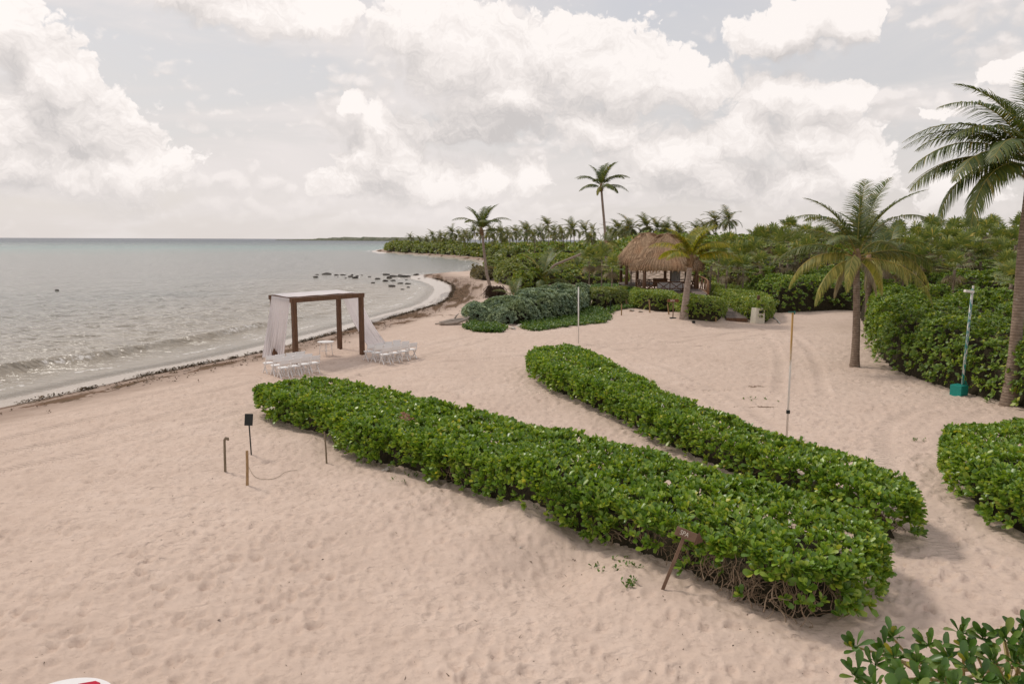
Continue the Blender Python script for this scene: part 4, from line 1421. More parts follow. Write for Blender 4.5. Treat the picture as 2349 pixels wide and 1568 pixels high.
# right-hand thicket beside the teal pole and the tall palm
bush('thicket', 'dense glossy thicket behind the teal pole and the tall leaning palm on the right', 'thicket',
     band([(1990, 770), (1992, 800), (2020, 850), (2090, 872), (2180, 900), (2290, 926), (2420, 965), (2620, 1020)], 17), 2.3, 1.5, 34, .16, 8, F, 'leaf_thicket', seed=11,
     holes=lambda P_, N_: np.clip(.95 + 1.2 * perlin3(P_ / .8), .30, 1), wob=.40, wobs=1.6, core=.6, hf=humps(2.2, .7, 3.4, 3, .03, 32, .4), inner=.45, power=.6, undercut=0, base=.02, twig=lambda rng, P_, N_: [tuple(P_[i] - N_[i] * .25) for i in rng.choice(len(P_), 520) if P_[i][1] < 46])
bush('thicket', 'dense green thicket behind the sand between the cream bin and the big coconut palm', 'thicket',
     band([(1700, 690), (1775, 722), (1830, 716), (1900, 713), (1960, 712), (2010, 735)], 16), 2.6, 1.4, 15, .20, 8, F, 'leaf_thicket', seed=12, holes=lambda P_, N_: np.clip(.85 + 1.2 * perlin3(P_ / 1.0), .2, 1), wob=.42, wobs=2.2, core=.6, hf=humps(2.5, .35, 5.0, 8, .02, 62, .2), inner=.4, power=.6, undercut=0, base=.02)
bush('thicket', 'rounded bright green thicket beside the stick railing right of the thatched hut', 'thicket',
     band([(1630, 668), (1680, 672), (1740, 684), (1790, 690)], 14), 2.8, 1.3, 14, .20, 8, F, 'leaf_trim', seed=13, holes=lambda P_, N_: np.clip(.85 + 1.2 * perlin3(P_ / 1.0), .2, 1), wob=.42, wobs=2.2, core=.6, hf=humps(2.7, .4, 4.0, 5, .0, 62, .3), inner=.4, power=.6, undercut=0, base=.02)
bush('thicket', 'broad green thicket sloping up behind the trunks of the two rear palms', 'thicket',
     band([(1930, 690), (2010, 700), (2100, 706), (2240, 718), (2400, 730), (2560, 740)], 20), 2.6, 1.4, 11, .22, 8, F, 'leaf_thicket', seed=14, holes=lambda P_, N_: np.clip(.85 + 1.2 * perlin3(P_ / 1.0), .2, 1), wob=.45, wobs=2.4, core=.6, hf=humps(2.5, .4, 5, 4, .02, 62, .3), inner=.35, power=.6, undercut=0, base=.02)
bush('shrub', 'dry twiggy shrub leaning out at the left end of the right-hand thicket', 'shrub', band([(1990, 742), (2030, 748), (2075, 752)], 4.0), 2.4, 1.2, 16, .15, 6, F, 'leaf_olive', seed=15, wob=.3, core=.8, inner=.4,
     twig=lambda rng, P_, N_: [tuple(P_[i] - N_[i] * .15) for i in rng.choice(len(P_), 160)])

# hillside scrub under and behind the fan palms
bush('hillside_scrub', 'dark green scrub covering the hillside below the fan palms on the right', 'scrub', band([(1960, 640), (2080, 640), (2230, 640), (2400, 640), (2600, 640)], 26), 2.6, 1.5, 5.5, .36, 8, F, 'leaf_scrub', seed=16, wob=.5, wobs=3, core=.7, hf=humps(2.4, .8, 5, 6, 0, 0, .5), inner=.3)
bush('hillside_scrub', 'scrub between the fan palms behind the thatched hut and the big coconut palm', 'scrub', band([(1585, 648), (1640, 655), (1700, 650), (1800, 640), (1900, 635), (1985, 632)], 38), 2.6, 1.5, 5.0, .36, 8, F, 'leaf_scrub', seed=17, wob=.5, wobs=3, core=.7, hf=humps(2.3, .8, 5, 2, 0, 0, .5), inner=.3)
bush('ridge_scrub', 'reddish green scrub along the top of the hill at the right edge', 'scrub', band([(2040, 596), (2150, 596), (2260, 596), (2400, 597), (2600, 598)], 26), 3.6, 1.5, 4.0, .42, 8, F, 'leaf_rusty', seed=18, wob=.6, wobs=3, core=.8, hf=lambda x, y: 3.3 + 1.0 * perlin2(x / 6, y / 6) + .9 * sstep(x, 50, 75) + .4 * perlin2(x / 2, y / 2), inner=.3)
bush('ridge_scrub', 'green scrub on the skyline between the big coconut palm and the distant palms', 'scrub', band([(1690, 592), (1790, 592), (1890, 593), (1980, 594), (2060, 595)], 30), 2.2, 1.5, 3.6, .42, 8, F, 'leaf_scrub', seed=19, wob=.6, wobs=3, core=.8, hf=humps(1.9, .7, 6, 7, 0, 0, .5), inner=.3)

# growth between the beach and the hut
bush('sea_grape', 'yellow green sea grape bushes sloping down to the bay behind the curved palm', 'shrub', band([(1180, 622), (1230, 616), (1300, 618), (1380, 624), (1440, 628)], [16, 22, 24, 22, 18]), 2.4, 1.6, 6.0, .34, 8, F, 'leaf_yellow', seed=31, wob=.5, wobs=3, core=.7, hf=humps(2.2, .7, 5, 9, 0, 0, .5), inner=.3)
bush('sea_grape', 'low bright sea grape bush between the curved palm and the silver bush', 'shrub', band([(1178, 668), (1215, 668), (1255, 664)], 9), 2.1, 1.2, 10, .28, 8, F, 'leaf_yellow', seed=32, wob=.35, wobs=2, core=.6, hf=humps(2.0, .5, 3, 1, 0, 0, .3), inner=.3)
bush('shrub', 'grey brown dry shrub on the sand left of the curved palm trunk', 'shrub', band([(1083, 641), (1110, 645), (1140, 642)], 9), 1.6, 1.2, 11, .26, 8, F, 'leaf_dry', seed=33, wob=.45, wobs=1.5, core=.8, hf=humps(1.4, .5, 2.5, 1, 0, 0, .3), inner=.3,
     twig=lambda rng, P_, N_: [tuple(P_[i] - N_[i] * .1) for i in rng.choice(len(P_), 120)])
bush('shrub', 'olive green rounded shrub just behind the foot of the curved palm', 'shrub', band([(1135, 648), (1160, 655), (1195, 656), (1215, 648)], 13), 2.3, 1.5, 10, .28, 8, F, 'leaf_olive', seed=34, wob=.45, wobs=2, core=.7, hf=humps(2.2, .4, 3.5, 2, 0, 0, .3), inner=.3)
bush('shrub', 'greyish green shrub farther back beside the bay behind the curved palm', 'shrub', band([(1110, 622), (1150, 622), (1195, 625)], 14), 2.0, 1.5, 6, .34, 8, F, 'leaf_olive', seed=35, wob=.5, wobs=2, core=.7, hf=humps(1.9, .5, 4, 6, 0, 0, .3), inner=.3)
bush('shrub', 'mid green scrub between the young palms and the thatched hut', 'shrub', band([(1235, 655), (1300, 652), (1370, 655), (1440, 655)], 16), 1.9, 1.2, 7, .30, 8, F, 'leaf_scrub', seed=36, wob=.5, wobs=2, core=.7, hf=humps(1.7, .6, 3.5, 2, 0, 0, .4), inner=.3)
bush('shrub', 'rounded yellow olive bush right of the silver bush by the thin stakes', 'shrub', band([(1345, 707), (1400, 708), (1440, 702)], 5.5), 1.55, .9, 26, .15, 8, F, 'leaf_olive', seed=37, wob=.12, wobs=1.2, core=.5, inner=.35)

# silver bush: rounded clumps
def silver_hf(x, y):
    c = np.floor(np.stack([x, y]) / 2.0)
    best = np.zeros(len(x))
    for i in (-1, 0, 1):
        for j in (-1, 0, 1):
            gx, gy = (c[0] + i).astype(int), (c[1] + j).astype(int)
            h = _PERM[_PERM[gx & 255] + (gy & 255)] / 256.0
            px = (gx + .15 + .7 * h) * 2.0; py = (gy + .15 + .7 * ((h * 37) % 1)) * 2.0
            best = np.maximum(best, (.75 + .5 * ((h * 91) % 1)) * np.sqrt(np.clip(1 - ((x - px) ** 2 + (y - py) ** 2) / 2.4, 0, 1)))
    env = np.interp(x, [SB0, SB0 + 2.2, SB0 + 4.5, SB1 - 3.0, SB1 - .8, SB1], [.25, .7, 1.25, 2.1, 1.9, 1.2])
    return np.maximum(env * .60 + 1.05 * best - .15, .15)
sb = band([(1062, 733), (1110, 742), (1180, 748), (1260, 736), (1330, 724), (1352, 706)], [5, 8, 9.5, 10, 9, 5])
SB0, SB1 = sb[:, 0].min(), sb[:, 0].max()
bush('silver_bush', 'grey green silver bush of rounded clumps beside the thin white pole', 'shrub', sb, 1.6, 1.2, 60, .17, 9, F, 'leaf_grey', seed=38, wob=.05, wobs=1.0, core=.5, hf=silver_hf, inner=.25, tilt=(15, 60), jit=.2, power=.7)

# the two clipped hedges in front of the hut
bush('hedge', 'low clipped hedge in front of the thatched hut with the young yellow palm before it', 'hedge', band([(1443, 706), (1490, 715), (1545, 716), (1560, 733), (1610, 738), (1650, 742), (1664, 732)], [10, 10, 9, 8, 7, 6, 5], 1), 1.35, .45, 42, .125, 8, F, 'leaf_trim', seed=41, wob=.09, wobs=1.0, core=.35, inner=.5, tilt=(15, 65))
bush('hedge', 'low clipped hedge right of the boardwalk behind the cream bin', 'hedge', chaikin([tuple(PG(*q))[:2] for q in [(1695, 727), (1725, 742), (1768, 742), (1778, 724), (1745, 702), (1665, 684), (1622, 682), (1630, 693), (1662, 708)]], 1, True), 1.45, .45, 42, .125, 8, F, 'leaf_trim', seed=42, wob=.09, wobs=1.0, core=.35, inner=.5, tilt=(15, 65))

# strap-leaved plants left of the hut, ground cover, far scrub: nobody could count these
def strap_plants():
    rng = np.random.default_rng(51)
    poly = band([(1335, 690), (1380, 684), (1445, 690), (1470, 690)], [14, 17, 17, 12], 1)
    lo, hi = poly.min(0), poly.max(0)
    xy = rng.uniform(lo, hi, (1200, 2)); xy = xy[in_poly(xy[:, 0], xy[:, 1], poly)]
    P_ = np.concatenate([xy, ground(xy[:, 0], xy[:, 1])[:, None]], 1)
    B, D, Nn, s = leaf_frames(P_, np.tile([[.05, 0, 1.]], (len(P_), 1)) + rng.normal(0, .1, (len(P_), 3)), 11, 1.05, rng, (8, 50), .05)
    tag(link('strap_leaf_plants', leaves_mesh('strap_leaf_plants', B, D, Nn, s * (.9 + .2 * perlin3(B / 2)), LEAF_STRAP, M['leaf_strap'])), 'bright green strap-leaved plants growing thickly left of the thatched hut', 'plants', kind='stuff')
strap_plants()

def ground_cover():
    rng = np.random.default_rng(52)
    Ps = []
    for poly, n in ((chaikin([P0xy(*p) for p in [(1075, 742), (1058, 756), (1110, 763), (1160, 762), (1165, 752), (1120, 745)]], 1, True), 700),
                    (chaikin([P0xy(*p) for p in [(1195, 742), (1190, 757), (1230, 762), (1300, 752), (1380, 742), (1405, 732), (1398, 718), (1375, 706), (1300, 710), (1250, 730)]], 1, True), 2600),
                    (chaikin([P0xy(*p) for p in [(1385, 708), (1400, 722), (1420, 712), (1500, 712), (1480, 700)]], 1, True), 700),
                    (band([(1240, 700), (1320, 690), (1400, 680)], 10, 1), 600)):
        lo, hi = poly.min(0), poly.max(0)
        xy = rng.uniform(lo, hi, (n * 2, 2))
        d = dist_poly(xy[:, 0], xy[:, 1], poly, True)
        ok = in_poly(xy[:, 0], xy[:, 1], poly) & (perlin2(xy[:, 0] / .9, xy[:, 1] / .9) + d * .9 > -.05)
        Ps.append(xy[ok])
    xy = np.concatenate(Ps)
    P_ = np.concatenate([xy, ground(xy[:, 0], xy[:, 1])[:, None] + .02 + .10 * rng.random((len(xy), 1))], 1)
    B, D, Nn, s = leaf_frames(P_, np.tile([[0, 0, 1.]], (len(P_), 1)) + rng.normal(0, .25, (len(P_), 3)), 7, .20, rng, (25, 85), .06)
    tag(link('ground_cover', leaves_mesh('ground_cover', B, D, Nn, s, F, M['leaf_ground'])), 'low green creeping plants spread over the sand in front of the silver bush', 'ground cover', kind='stuff')
    # seedlings at the foot of the long hedge
    S_ = []
    for (px, py), r, n in (((1420, 1290), .35, 8), ((1445, 1338), .12, 6), ((1310, 1215), .3, 5), ((940, 1098), .2, 5), ((2110, 1010), .1, 3), ((1740, 918), .4, 6), ((1990, 760), .8, 10), ((2015, 760), .6, 8)):
        c = PG(px, py)
        for _ in range(n):
            x, y = c.x + rng.normal(0, r), c.y + rng.normal(0, r)
            S_.append((x, y, gz(x, y) + .02))
    S_ = np.array(S_)
    B, D, Nn, s = leaf_frames(S_, np.tile([[0, 0, 1.]], (len(S_), 1)) + rng.normal(0, .3, (len(S_), 3)), 6, .09, rng, (20, 70), .03)
    tag(link('seedlings', leaves_mesh('seedlings', B, D, Nn, s, LEAF_MID, M['leaf_ground'])), 'small green seedlings sprouting from the sand along the foot of the long hedge', 'seedlings', kind='stuff')
ground_cover()

def coastal_scrub():
    rng = np.random.default_rng(53)
    fr = [(884, 575), (905, 578), (940, 579.5), (985, 581), (1030, 584), (1070, 587), (1110, 591), (1150, 594), (1185, 596)]
    poly = band(fr, [50, 70, 90, 90, 80, 70, 60, 60, 60], 2)
    hf = humps(3.0, 1.5, 11, 3, 0, 0, .8)
    P_, N_ = shell(poly, 3.0, 3.5, .55, rng, .6, 5, hvar=hf, inner=.2)
    B, D, Nn, s = leaf_frames(P_, unit(N_ + [[0, 0, .5]] + rng.normal(0, .3, N_.shape)), 8, 1.15, rng, (25, 80), .2)
    o = link('coastal_scrub', leaves_mesh('coastal_scrub', B, D, Nn, s, F, M['leaf_olive']))
    tag(o, 'low olive green scrub along the far shore of the bay under the distant palms', 'scrub', kind='stuff')
    V, Fc = core_mesh('x', poly, 3.0, 1.2, None, None, hf)
    link('shade_core', mesh_np('shade_core', V, Fc, M['core_rope_dark']), o)  # solid core added under the scrub leaves to darken the inside
    poly = band([(1150, 592), (1230, 596), (1330, 600), (1440, 600), (1560, 600), (1700, 598)], [60, 70, 80, 80, 70, 60], 2)
    hf = humps(3.4, 1.2, 9, 5, 0, 0, .8)
    P_, N_ = shell(poly, 3.4, 3.0, .8, rng, .6, 5, hvar=hf, inner=.2)
    B, D, Nn, s = leaf_frames(P_, unit(N_ + [[0, 0, .5]] + rng.normal(0, .3, N_.shape)), 8, .85, rng, (25, 80), .2)
    o = link('coastal_scrub', leaves_mesh('coastal_scrub', B, D, Nn, s, F, M['leaf_scrub']))
    tag(o, 'dark green undergrowth below the distant palms behind the thatched hut', 'scrub', kind='stuff')
    V, Fc = core_mesh('x', poly, 3.4, 1.2, None, None, hf)
    link('shade_core', mesh_np('shade_core', V, Fc, M['core_rope_dark']), o)  # same added dark core, shade for the undergrowth
coastal_scrub()

# ------------------------------------------------------------------ distant coconut palms
CROWNS = [small_palm_mesh(60 + k, 3.3, 15 + k % 3) for k in range(6)]
FARTRUNK = MB().tube([(0, 0, 0), (.25, .1, .35), (.3, .1, .7), (0, 0, 1.0)], [.17, .12, .11, .11], 6).mesh('trunk', M['bark'], True)
def far_palm(px, py, Y, label, group, k, sc=1.0, mat=None):
    p = PY(px, py, Y)
    g = gz(p.x, p.y)
    t = thing('coconut_palm', label, 'palm tree', (p.x, p.y, g), 0, group)
    o = link('trunk', FARTRUNK, t)
    hgt = max(1.0, p.z - g)
    o.scale = (1.0 if hgt > 3 else .8, 1.0, hgt + .15)
    o.rotation_euler = (0, 0, 0)
    c = link('crown', CROWNS[k % 6], t)
    c.location = (0, 0, hgt)
    c.rotation_euler = (0, 0, rnd.uniform(-.5, .5))
    c.scale = (sc * 1.22,) * 3
    return t
ORD = ['first', 'second', 'third', 'fourth', 'fifth', 'sixth', 'seventh', 'eighth', 'ninth', 'tenth', 'eleventh', 'twelfth', 'thirteenth', 'fourteenth', 'fifteenth', 'sixteenth', 'seventeenth', 'eighteenth', 'nineteenth', 'twentieth'] + ['%dth' % k for k in range(21, 60)]
fp = [(912.6, 555, 420, .85), (942, 544, 400, 1.0), (963, 550, 380, .9), (978, 549, 365, .95), (994, 541, 345, 1.15), (1012, 544, 330, 1.05), (1022, 547, 315, .9), (1038, 534, 305, 1.25), (1052, 538, 300, 1.05), (1064, 546, 280, .8), (1070, 538, 290, 1.1), (1088, 532, 275, 1.1),
      (1129, 534, 260, 1.1), (1149, 535, 255, 1.15), (1168, 540, 250, .9), (1183, 533, 245, 1.15), (1208, 531, 235, 1.2), (1214, 527, 260, 1.0), (1225, 545, 215, .8), (1239, 533, 230, .95), (1257, 518, 225, 1.1), (1271, 532, 215, 1.0), (1290, 538, 210, .9), (1315, 526, 205, 1.15), (1344, 531, 200, 1.0), (1356, 548, 180, .8)]
for k, (a, b, Y, s_) in enumerate(fp):
    if a < 950:
        lab = ['tiny palm standing out alone on the tip of the headland', 'lone bushy palm on the headland, tallest of the two nearest its tip'][k]
        far_palm(a, b, Y, lab, 'palms along the far shore of the bay', k, s_)
    elif a < 1100:
        far_palm(a, b, Y, 'distant coconut palm, %s from the left end of the far shore row' % ORD[k], 'palms along the far shore of the bay', k, s_)
    else:
        far_palm(a, b, Y, 'distant coconut palm, %s to the right of the curved beach palm' % ORD[k - 12], 'palms between the curved and the tall palm', k, s_)
fp2 = [(1399, 535, 190, .85), (1418, 524, 175, 1.0), (1448, 523, 170, 1.15), (1485, 520, 168, 1.05), (1509, 526, 165, .95), (1533, 526, 165, .9), (1557, 530, 160, .85), (1600, 528, 150, .9), (1620, 527, 150, .8)]
for k, (a, b, Y, s_) in enumerate(fp2):
    far_palm(a, b, Y, 'distant coconut palm, %s from the left right of the tall slender trunk' % ORD[k], 'palms behind the thatched roofs', k + 2, s_)
far_palm(1640, 506, 140, 'slim left palm of the pair that rises above the trees right of the hut', 'pair of palms above the trees', 3, .85)
far_palm(1672, 506, 138, 'fuller right palm of the pair that rises above the trees right of the hut', 'pair of palms above the trees', 4, 1.0)

def grove():
    rng = np.random.default_rng(54)
    Vs, Fs, o = [], [], 0
    cv = []
    for me in CROWNS:
        v = np.zeros(len(me.vertices) * 3, np.float32); me.vertices.foreach_get('co', v)
        f = np.zeros(len(me.loops), np.int32); me.loops.foreach_get('vertex_index', f)
        cv.append((v.reshape(-1, 3), f.reshape(-1, 4)))
    for k in range(48):
        px = rng.uniform(1000, 1600)
        Y = np.interp(px, [1000, 1100, 1250, 1400, 1600], [350, 300, 245, 205, 175]) * rng.uniform(1.0, 1.18)
        py = np.interp(px, [1000, 1040, 1250, 1600], [552, 545, 540, 538]) + rng.uniform(-12, 14)
        p = PY(px, py, Y)
        v, f = cv[rng.integers(6)]
        a = rng.uniform(-.8, .8)
        R = np.array([[math.cos(a), -math.sin(a), 0], [math.sin(a), math.cos(a), 0], [0, 0, 1]])
        Vs.append(v @ R.T * rng.uniform(.8, 1.1) + np.array(p)); Fs.append(f + o); o += len(v)
        g = gz(p.x, p.y)
        mb = MB().tube([(p.x, p.y, g), (p.x + .3, p.y, (g + p.z) / 2), tuple(p)], [.16, .12, .11], 4, False)
        Vs.append(np.array(mb.v)); Fs.append(np.array(mb.f) + o); o += len(mb.v)
    tag(link('palm_grove', mesh_np('palm_grove', np.concatenate(Vs), np.concatenate(Fs), M['palm_far'])), 'mass of farther palms filling the gaps behind the distant palm row', 'palm grove', kind='stuff')
grove()

# ------------------------------------------------------------------ fan palms
FANS = [fan_crown(80 + k, 1.5, 19 + 2 * (k % 3), 6 + k) for k in range(5)]
FANTRUNK = MB().tube([(0, 0, 0), (.05, 0, .5), (0, 0, 1)], [.11, .09, .11], 8).mesh('trunk', M['bark_pale'], True)
fans = [(1811, 521, 92, .95, 'fan palm poking above the skyline left of the big coconut palm'), (1743, 548, 88, 1.1, None), (1797, 565, 78, 1.1, 'fan palm with a bare pale trunk and dead skirt right of the hut'), (1672, 568, 84, 1.0, None), (1696, 594, 76, .95, None),
        (1856, 582, 72, .95, 'low fan palm just left of the big coconut palm crown'), (1730, 590, 76, 1.05, None), (1770, 547, 86, 1.05, None), (1848, 541, 84, 1.0, None), (1878, 548, 84, 1.0, None), (1650, 592, 80, .9, None), (1632, 610, 74, .8, None), (1668, 622, 70, .8, None), (1705, 620, 70, .85, None), (1745, 612, 72, .85, None), (1790, 600, 72, .9, None), (1830, 596, 72, .85, None), (1825, 556, 82, 1.0, None),
        (2086, 582, 70, 1.0, None), (2130, 568, 72, 1.1, None), (2164, 596, 66, 1.0, None), (2212, 582, 64, 1.05, 'fan palm with a short trunk and brown skirt standing clear on the right slope'), (2188, 535, 80, 1.1, None), (2225, 528, 82, 1.1, None), (2256, 534, 80, 1.0, None), (2290, 552, 74, 1.0, None),
        (2330, 552, 72, 1.0, None), (2320, 650, 50, .8, 'low fan palm leaning out beside the trunk of the tall palm on the right'), (2137, 528, 84, 1.1, None), (2103, 546, 80, 1.05, None), (2275, 520, 86, 1.0, None), (2062, 534, 84, 1.0, None), (2020, 540, 84, 1.0, None), (2300, 590, 64, .9, None), (2250, 600, 64, .85, None), (2060, 560, 78, .95, None), (2150, 548, 80, 1.0, None), (2340, 520, 84, 1.0, None), (2075, 612, 64, .9, None), (2115, 600, 66, .9, None), (2190, 620, 58, .8, None), (2240, 560, 72, .95, None), (2180, 562, 74, 1.0, None), (2030, 566, 76, .9, None), (2310, 620, 56, .8, None)]
fans.sort(key=lambda q: q[0])
cntf = [0, 0]
for k, (a, b, Y, s_, lab) in enumerate(fans):
    b += 9 if b < 560 else 0
    p = PY(a, b, Y); g = gz(p.x, p.y)
    right = a > 1990
    cntf[right] += 1
    lv = 'high near the skyline' if b < 545 else ('halfway up the slope' if b < 575 else 'low on the slope')
    t = thing('fan_palm', lab or ('fan palm %s, %s from left, right of the big palm' % (lv, ORD[cntf[1] - 1]) if right else 'fan palm %s, %s from left, between hut and palm' % (lv, ORD[cntf[0] - 1])), 'palm tree', (p.x, p.y, g), rnd.uniform(0, 6), 'fan palms on the right slope' if right else 'fan palms behind the hut')
    h_ = max(.6, p.z - g)
    link('trunk', FANTRUNK, t).scale = (1, 1, h_)
    c = link('crown', FANS[k % 5], t); c.location = (0, 0, h_); c.scale = (s_ * .82,) * 3
for a, b, Y, s_, lab in [(1352, 601, 84, .72, 'left of the two small fan palms growing left of the hut'), (1381, 598, 82, .85, 'right and larger of the two small fan palms growing left of the hut'), (1404, 616, 76, .6, 'small fan palm with drooping leaves close to the corner of the hut'), (1449, 583, 84, .5, 'tuft of fan palm leaves showing between the two thatched roofs')]:
    p = PY(a, b, Y); g = gz(p.x, p.y)
    t = thing('fan_palm', lab, 'palm tree', (p.x, p.y, g), rnd.uniform(0, 6), 'small fan palms by the hut')
    h_ = max(.6, p.z - g)
    link('trunk', FANTRUNK, t).scale = (.8, .8, h_)
    c = link('crown', FANS[int(a) % 5], t); c.location = (0, 0, h_); c.scale = (s_,) * 3

# ------------------------------------------------------------------ coconut palms one by one
FR = {}
g_, r_ = M['palm_green'], M['rachis']
FR['up'] = frond_mesh(4.4, 82, 42, 82, .95, 1, g_, r_, hang=.18, fold=45)
FR['up2'] = frond_mesh(4.4, 74, 62, 82, .95, 2, g_, r_, hang=.22, fold=40)
FR['arch'] = frond_mesh(4.5, 62, 88, 82, .95, 3, g_, r_, hang=.30, fold=30)
FR['arch2'] = frond_mesh(4.4, 50, 92, 82, .95, 4, g_, r_, hang=.32, fold=28, side=.25)
FR['out'] = frond_mesh(4.4, 34, 88, 82, .95, 5, g_, r_, hang=.40, fold=20)
FR['out2'] = frond_mesh(4.3, 22, 78, 82, .95, 6, g_, r_, hang=.45, fold=15, side=-.3)
FR['droop'] = frond_mesh(4.3, 18, 100, 64, .72, 7, M['palm_old'], M['rachis_old'], hang=.75, fold=5)
FR['droop2'] = frond_mesh(4.2, 2, 85, 64, .70, 8, M['palm_old'], M['rachis_old'], hang=.85, fold=0)
FR['dead'] = frond_mesh(3.4, -20, 70, 46, .6, 9, M['fan_dead'], M['rachis_old'], hang=1.0, fold=-10)
FR['spear'] = frond_mesh(3.6, 90, 5, 40, .30, 10, g_, r_, hang=.0, fold=75)
y_, yr = M['palm_yellow'], M['rachis']
FR['yup'] = frond_mesh(3.5, 78, 64, 60, .9, 11, y_, yr, hang=.25, fold=35, width=.030)
FR['yarch'] = frond_mesh(3.7, 58, 98, 60, .9, 12, y_, yr, hang=.4, fold=25, width=.030)
FR['yout'] = frond_mesh(3.9, 34, 84, 60, .85, 13, y_, yr, hang=.5, fold=15, width=.030)
FR['wup'] = frond_mesh(4.5, 78, 55, 56, 1.0, 14, g_, r_, hang=.20, fold=38, width=.034, segs=2)
FR['warch'] = frond_mesh(4.6, 56, 92, 56, 1.05, 15, g_, r_, hang=.30, fold=25, width=.034, segs=2)
FR['wout'] = frond_mesh(4.5, 26, 84, 56, 1.0, 16, g_, r_, hang=.40, fold=15, width=.034, segs=2)
FR['wdroop'] = frond_mesh(4.1, 10, 95, 50, .9, 17, M['palm_old'], M['rachis_old'], hang=.6, fold=5, width=.034, segs=2)
FR['hang'] = frond_mesh(4.4, 14, 112, 82, .98, 18, g_, r_, hang=.45, fold=12)

def fl(*a):
    return [(az_, FR[n_], s_, t_) for az_, n_, s_, t_ in a]

def pts_at(px_list, Y):
    """trunk points: foot on the ground at the first pixel, the rest at about the same distance"""
    f = PG(*px_list[0])
    out = [tuple(f - Vector((0, 0, .25)))]
    for a, b in px_list[1:]:
        p = PY(a, b, f.y)
        out.append(tuple(p))
    return (f.x, f.y, f.z), out

# azimuth of the frond on the picture: 0 right, 180 left, 90 away, -90 towards the camera
f, p = pts_at([(1960.5, 841), (1963, 790), (1965, 743), (1965, 680), (1965, 602)], 0)
coconut_palm('coconut_palm', 'big coconut palm with drooping yellow lower fronds standing on the open sand', f, p, .205, .135,
    fl((100, 'spear', 1.0, 0), (20, 'up', 1.0, 0), (60, 'up', .98, 0), (-20, 'up2', 1.0, 0), (10, 'arch', 1.02, 0), (165, 'up2', .92, 0), (195, 'arch', 1.0, 0), (150, 'arch2', 1.0, 0), (175, 'out', .95, 0),
       (-130, 'arch2', .8, 0), (110, 'arch', 1, 0), (35, 'out', 1.0, 0), (-10, 'out2', .98, 0), (190, 'droop', 1.0, 0), (-145, 'droop2', 1.0, 0), (-120, 'droop', .95, 0), (0, 'droop', 1.05, 0), (-28, 'droop2', 1.05, 0), (-75, 'dead', .7, 0), (130, 'droop', .95, 0), (40, 'droop2', .95, 0), (215, 'dead', .8, 0)),
    seed=1)
f, p = pts_at([(1991, 757), (1993, 700), (1994, 607)], 0)
coconut_palm('coconut_palm', 'coconut palm right behind the big one, its trunk showing just right of the big trunk', f, p, .24, .20, fl((20, 'warch', .95, 0), (60, 'wup', .9, 0), (100, 'warch', .95, 0), (150, 'wout', .95, 0), (-10, 'wout', .95, 0), (-60, 'wdroop', .9, 0), (200, 'wdroop', .85, 0), (-100, 'wdroop', .8, 0), (140, 'wup', .95, 0), (-30, 'dead', .9, 0), (-120, 'dead', .8, 0)), seed=2)
f, p = pts_at([(2030, 712), (2033, 670), (2037, 602)], 0)
coconut_palm('coconut_palm', 'coconut palm farthest right of the three trunks that stand close together', f, p, .24, .20, fl((10, 'warch', .95, 0), (50, 'wup', .95, 0), (-10, 'wout', 1.0, 0), (100, 'wup', 1.0, 0), (140, 'warch', 1.0, 0), (-50, 'wdroop', .95, 0), (-20, 'wdroop', .95, 0), (180, 'wout', .9, 0), (-90, 'wdroop', .85, 0), (-130, 'dead', .9, 0)), seed=3)
f, p = pts_at([(2311, 932), (2320, 870), (2329, 800), (2338, 690), (2347, 560), (2366, 395)], 0)
coconut_palm('coconut_palm', 'tall coconut palm at the right edge whose crown reaches out of the picture', f, p, .235, .15,
    fl((176, 'arch2', 1.12, 0), (190, 'arch', 1.08, 0), (163, 'arch2', 1.08, 0), (184, 'out', 1.14, 0), (197, 'out2', 1.06, 0), (208, 'hang', 1.05, 0), (172, 'out2', 1.10, 0), (220, 'out', 1.0, 0), (182, 'hang', 1.0, 0), (200, 'droop2', .9, 0), (145, 'arch2', 1.0, 0), (100, 'up2', .95, 0), (150, 'up2', .95, 0), (205, 'arch2', 1.0, 0), (-110, 'out2', .9, 0),
       (40, 'arch', 1.0, 0), (0, 'out', 1.0, 0), (-40, 'arch2', 1.0, 0), (-80, 'out2', 1.0, 0), (70, 'up', .95, 0), (20, 'up2', 1.0, 0), (-20, 'droop', 1.0, 0), (140, 'out2', 1.0, 0), (20, 'hang', 1, 0)),
    seed=4, nuts=5)
f, p = pts_at([(1568, 731), (1572, 700), (1575, 670), (1579, 640), (1583, 603)], 0)
coconut_palm('coconut_palm', 'young yellow green coconut palm with swollen foot in front of the thatched hut', f, p, .34, .17,
    fl((175, 'yarch', 1.0, 0), (-20, 'yout', 1.08, 0), (60, 'yup', 1.0, 0), (20, 'yup', 1.05, 0), (100, 'yarch', .95, 0), (10, 'yarch', 1.0, 0), (150, 'yup', .95, 0), (-5, 'yarch', 1.0, 0), (30, 'yarch', 1.0, 0), (45, 'yup', 1.0, 0), (-30, 'yup', .95, 0), (-40, 'yarch', 1.0, 0), (70, 'yarch', 1.05, 0), (185, 'yup', .9, 0), (120, 'yout', 1.0, 0), (200, 'yup', .8, 0), (-140, 'yout', .8, 0)), bark='bark_pale', seed=5, flare=1.25)
f, p = pts_at([(1127, 660), (1120, 642), (1115, 620.5), (1113, 595.5), (1109.5, 570.5), (1108, 547), (1105.5, 534)], 0)
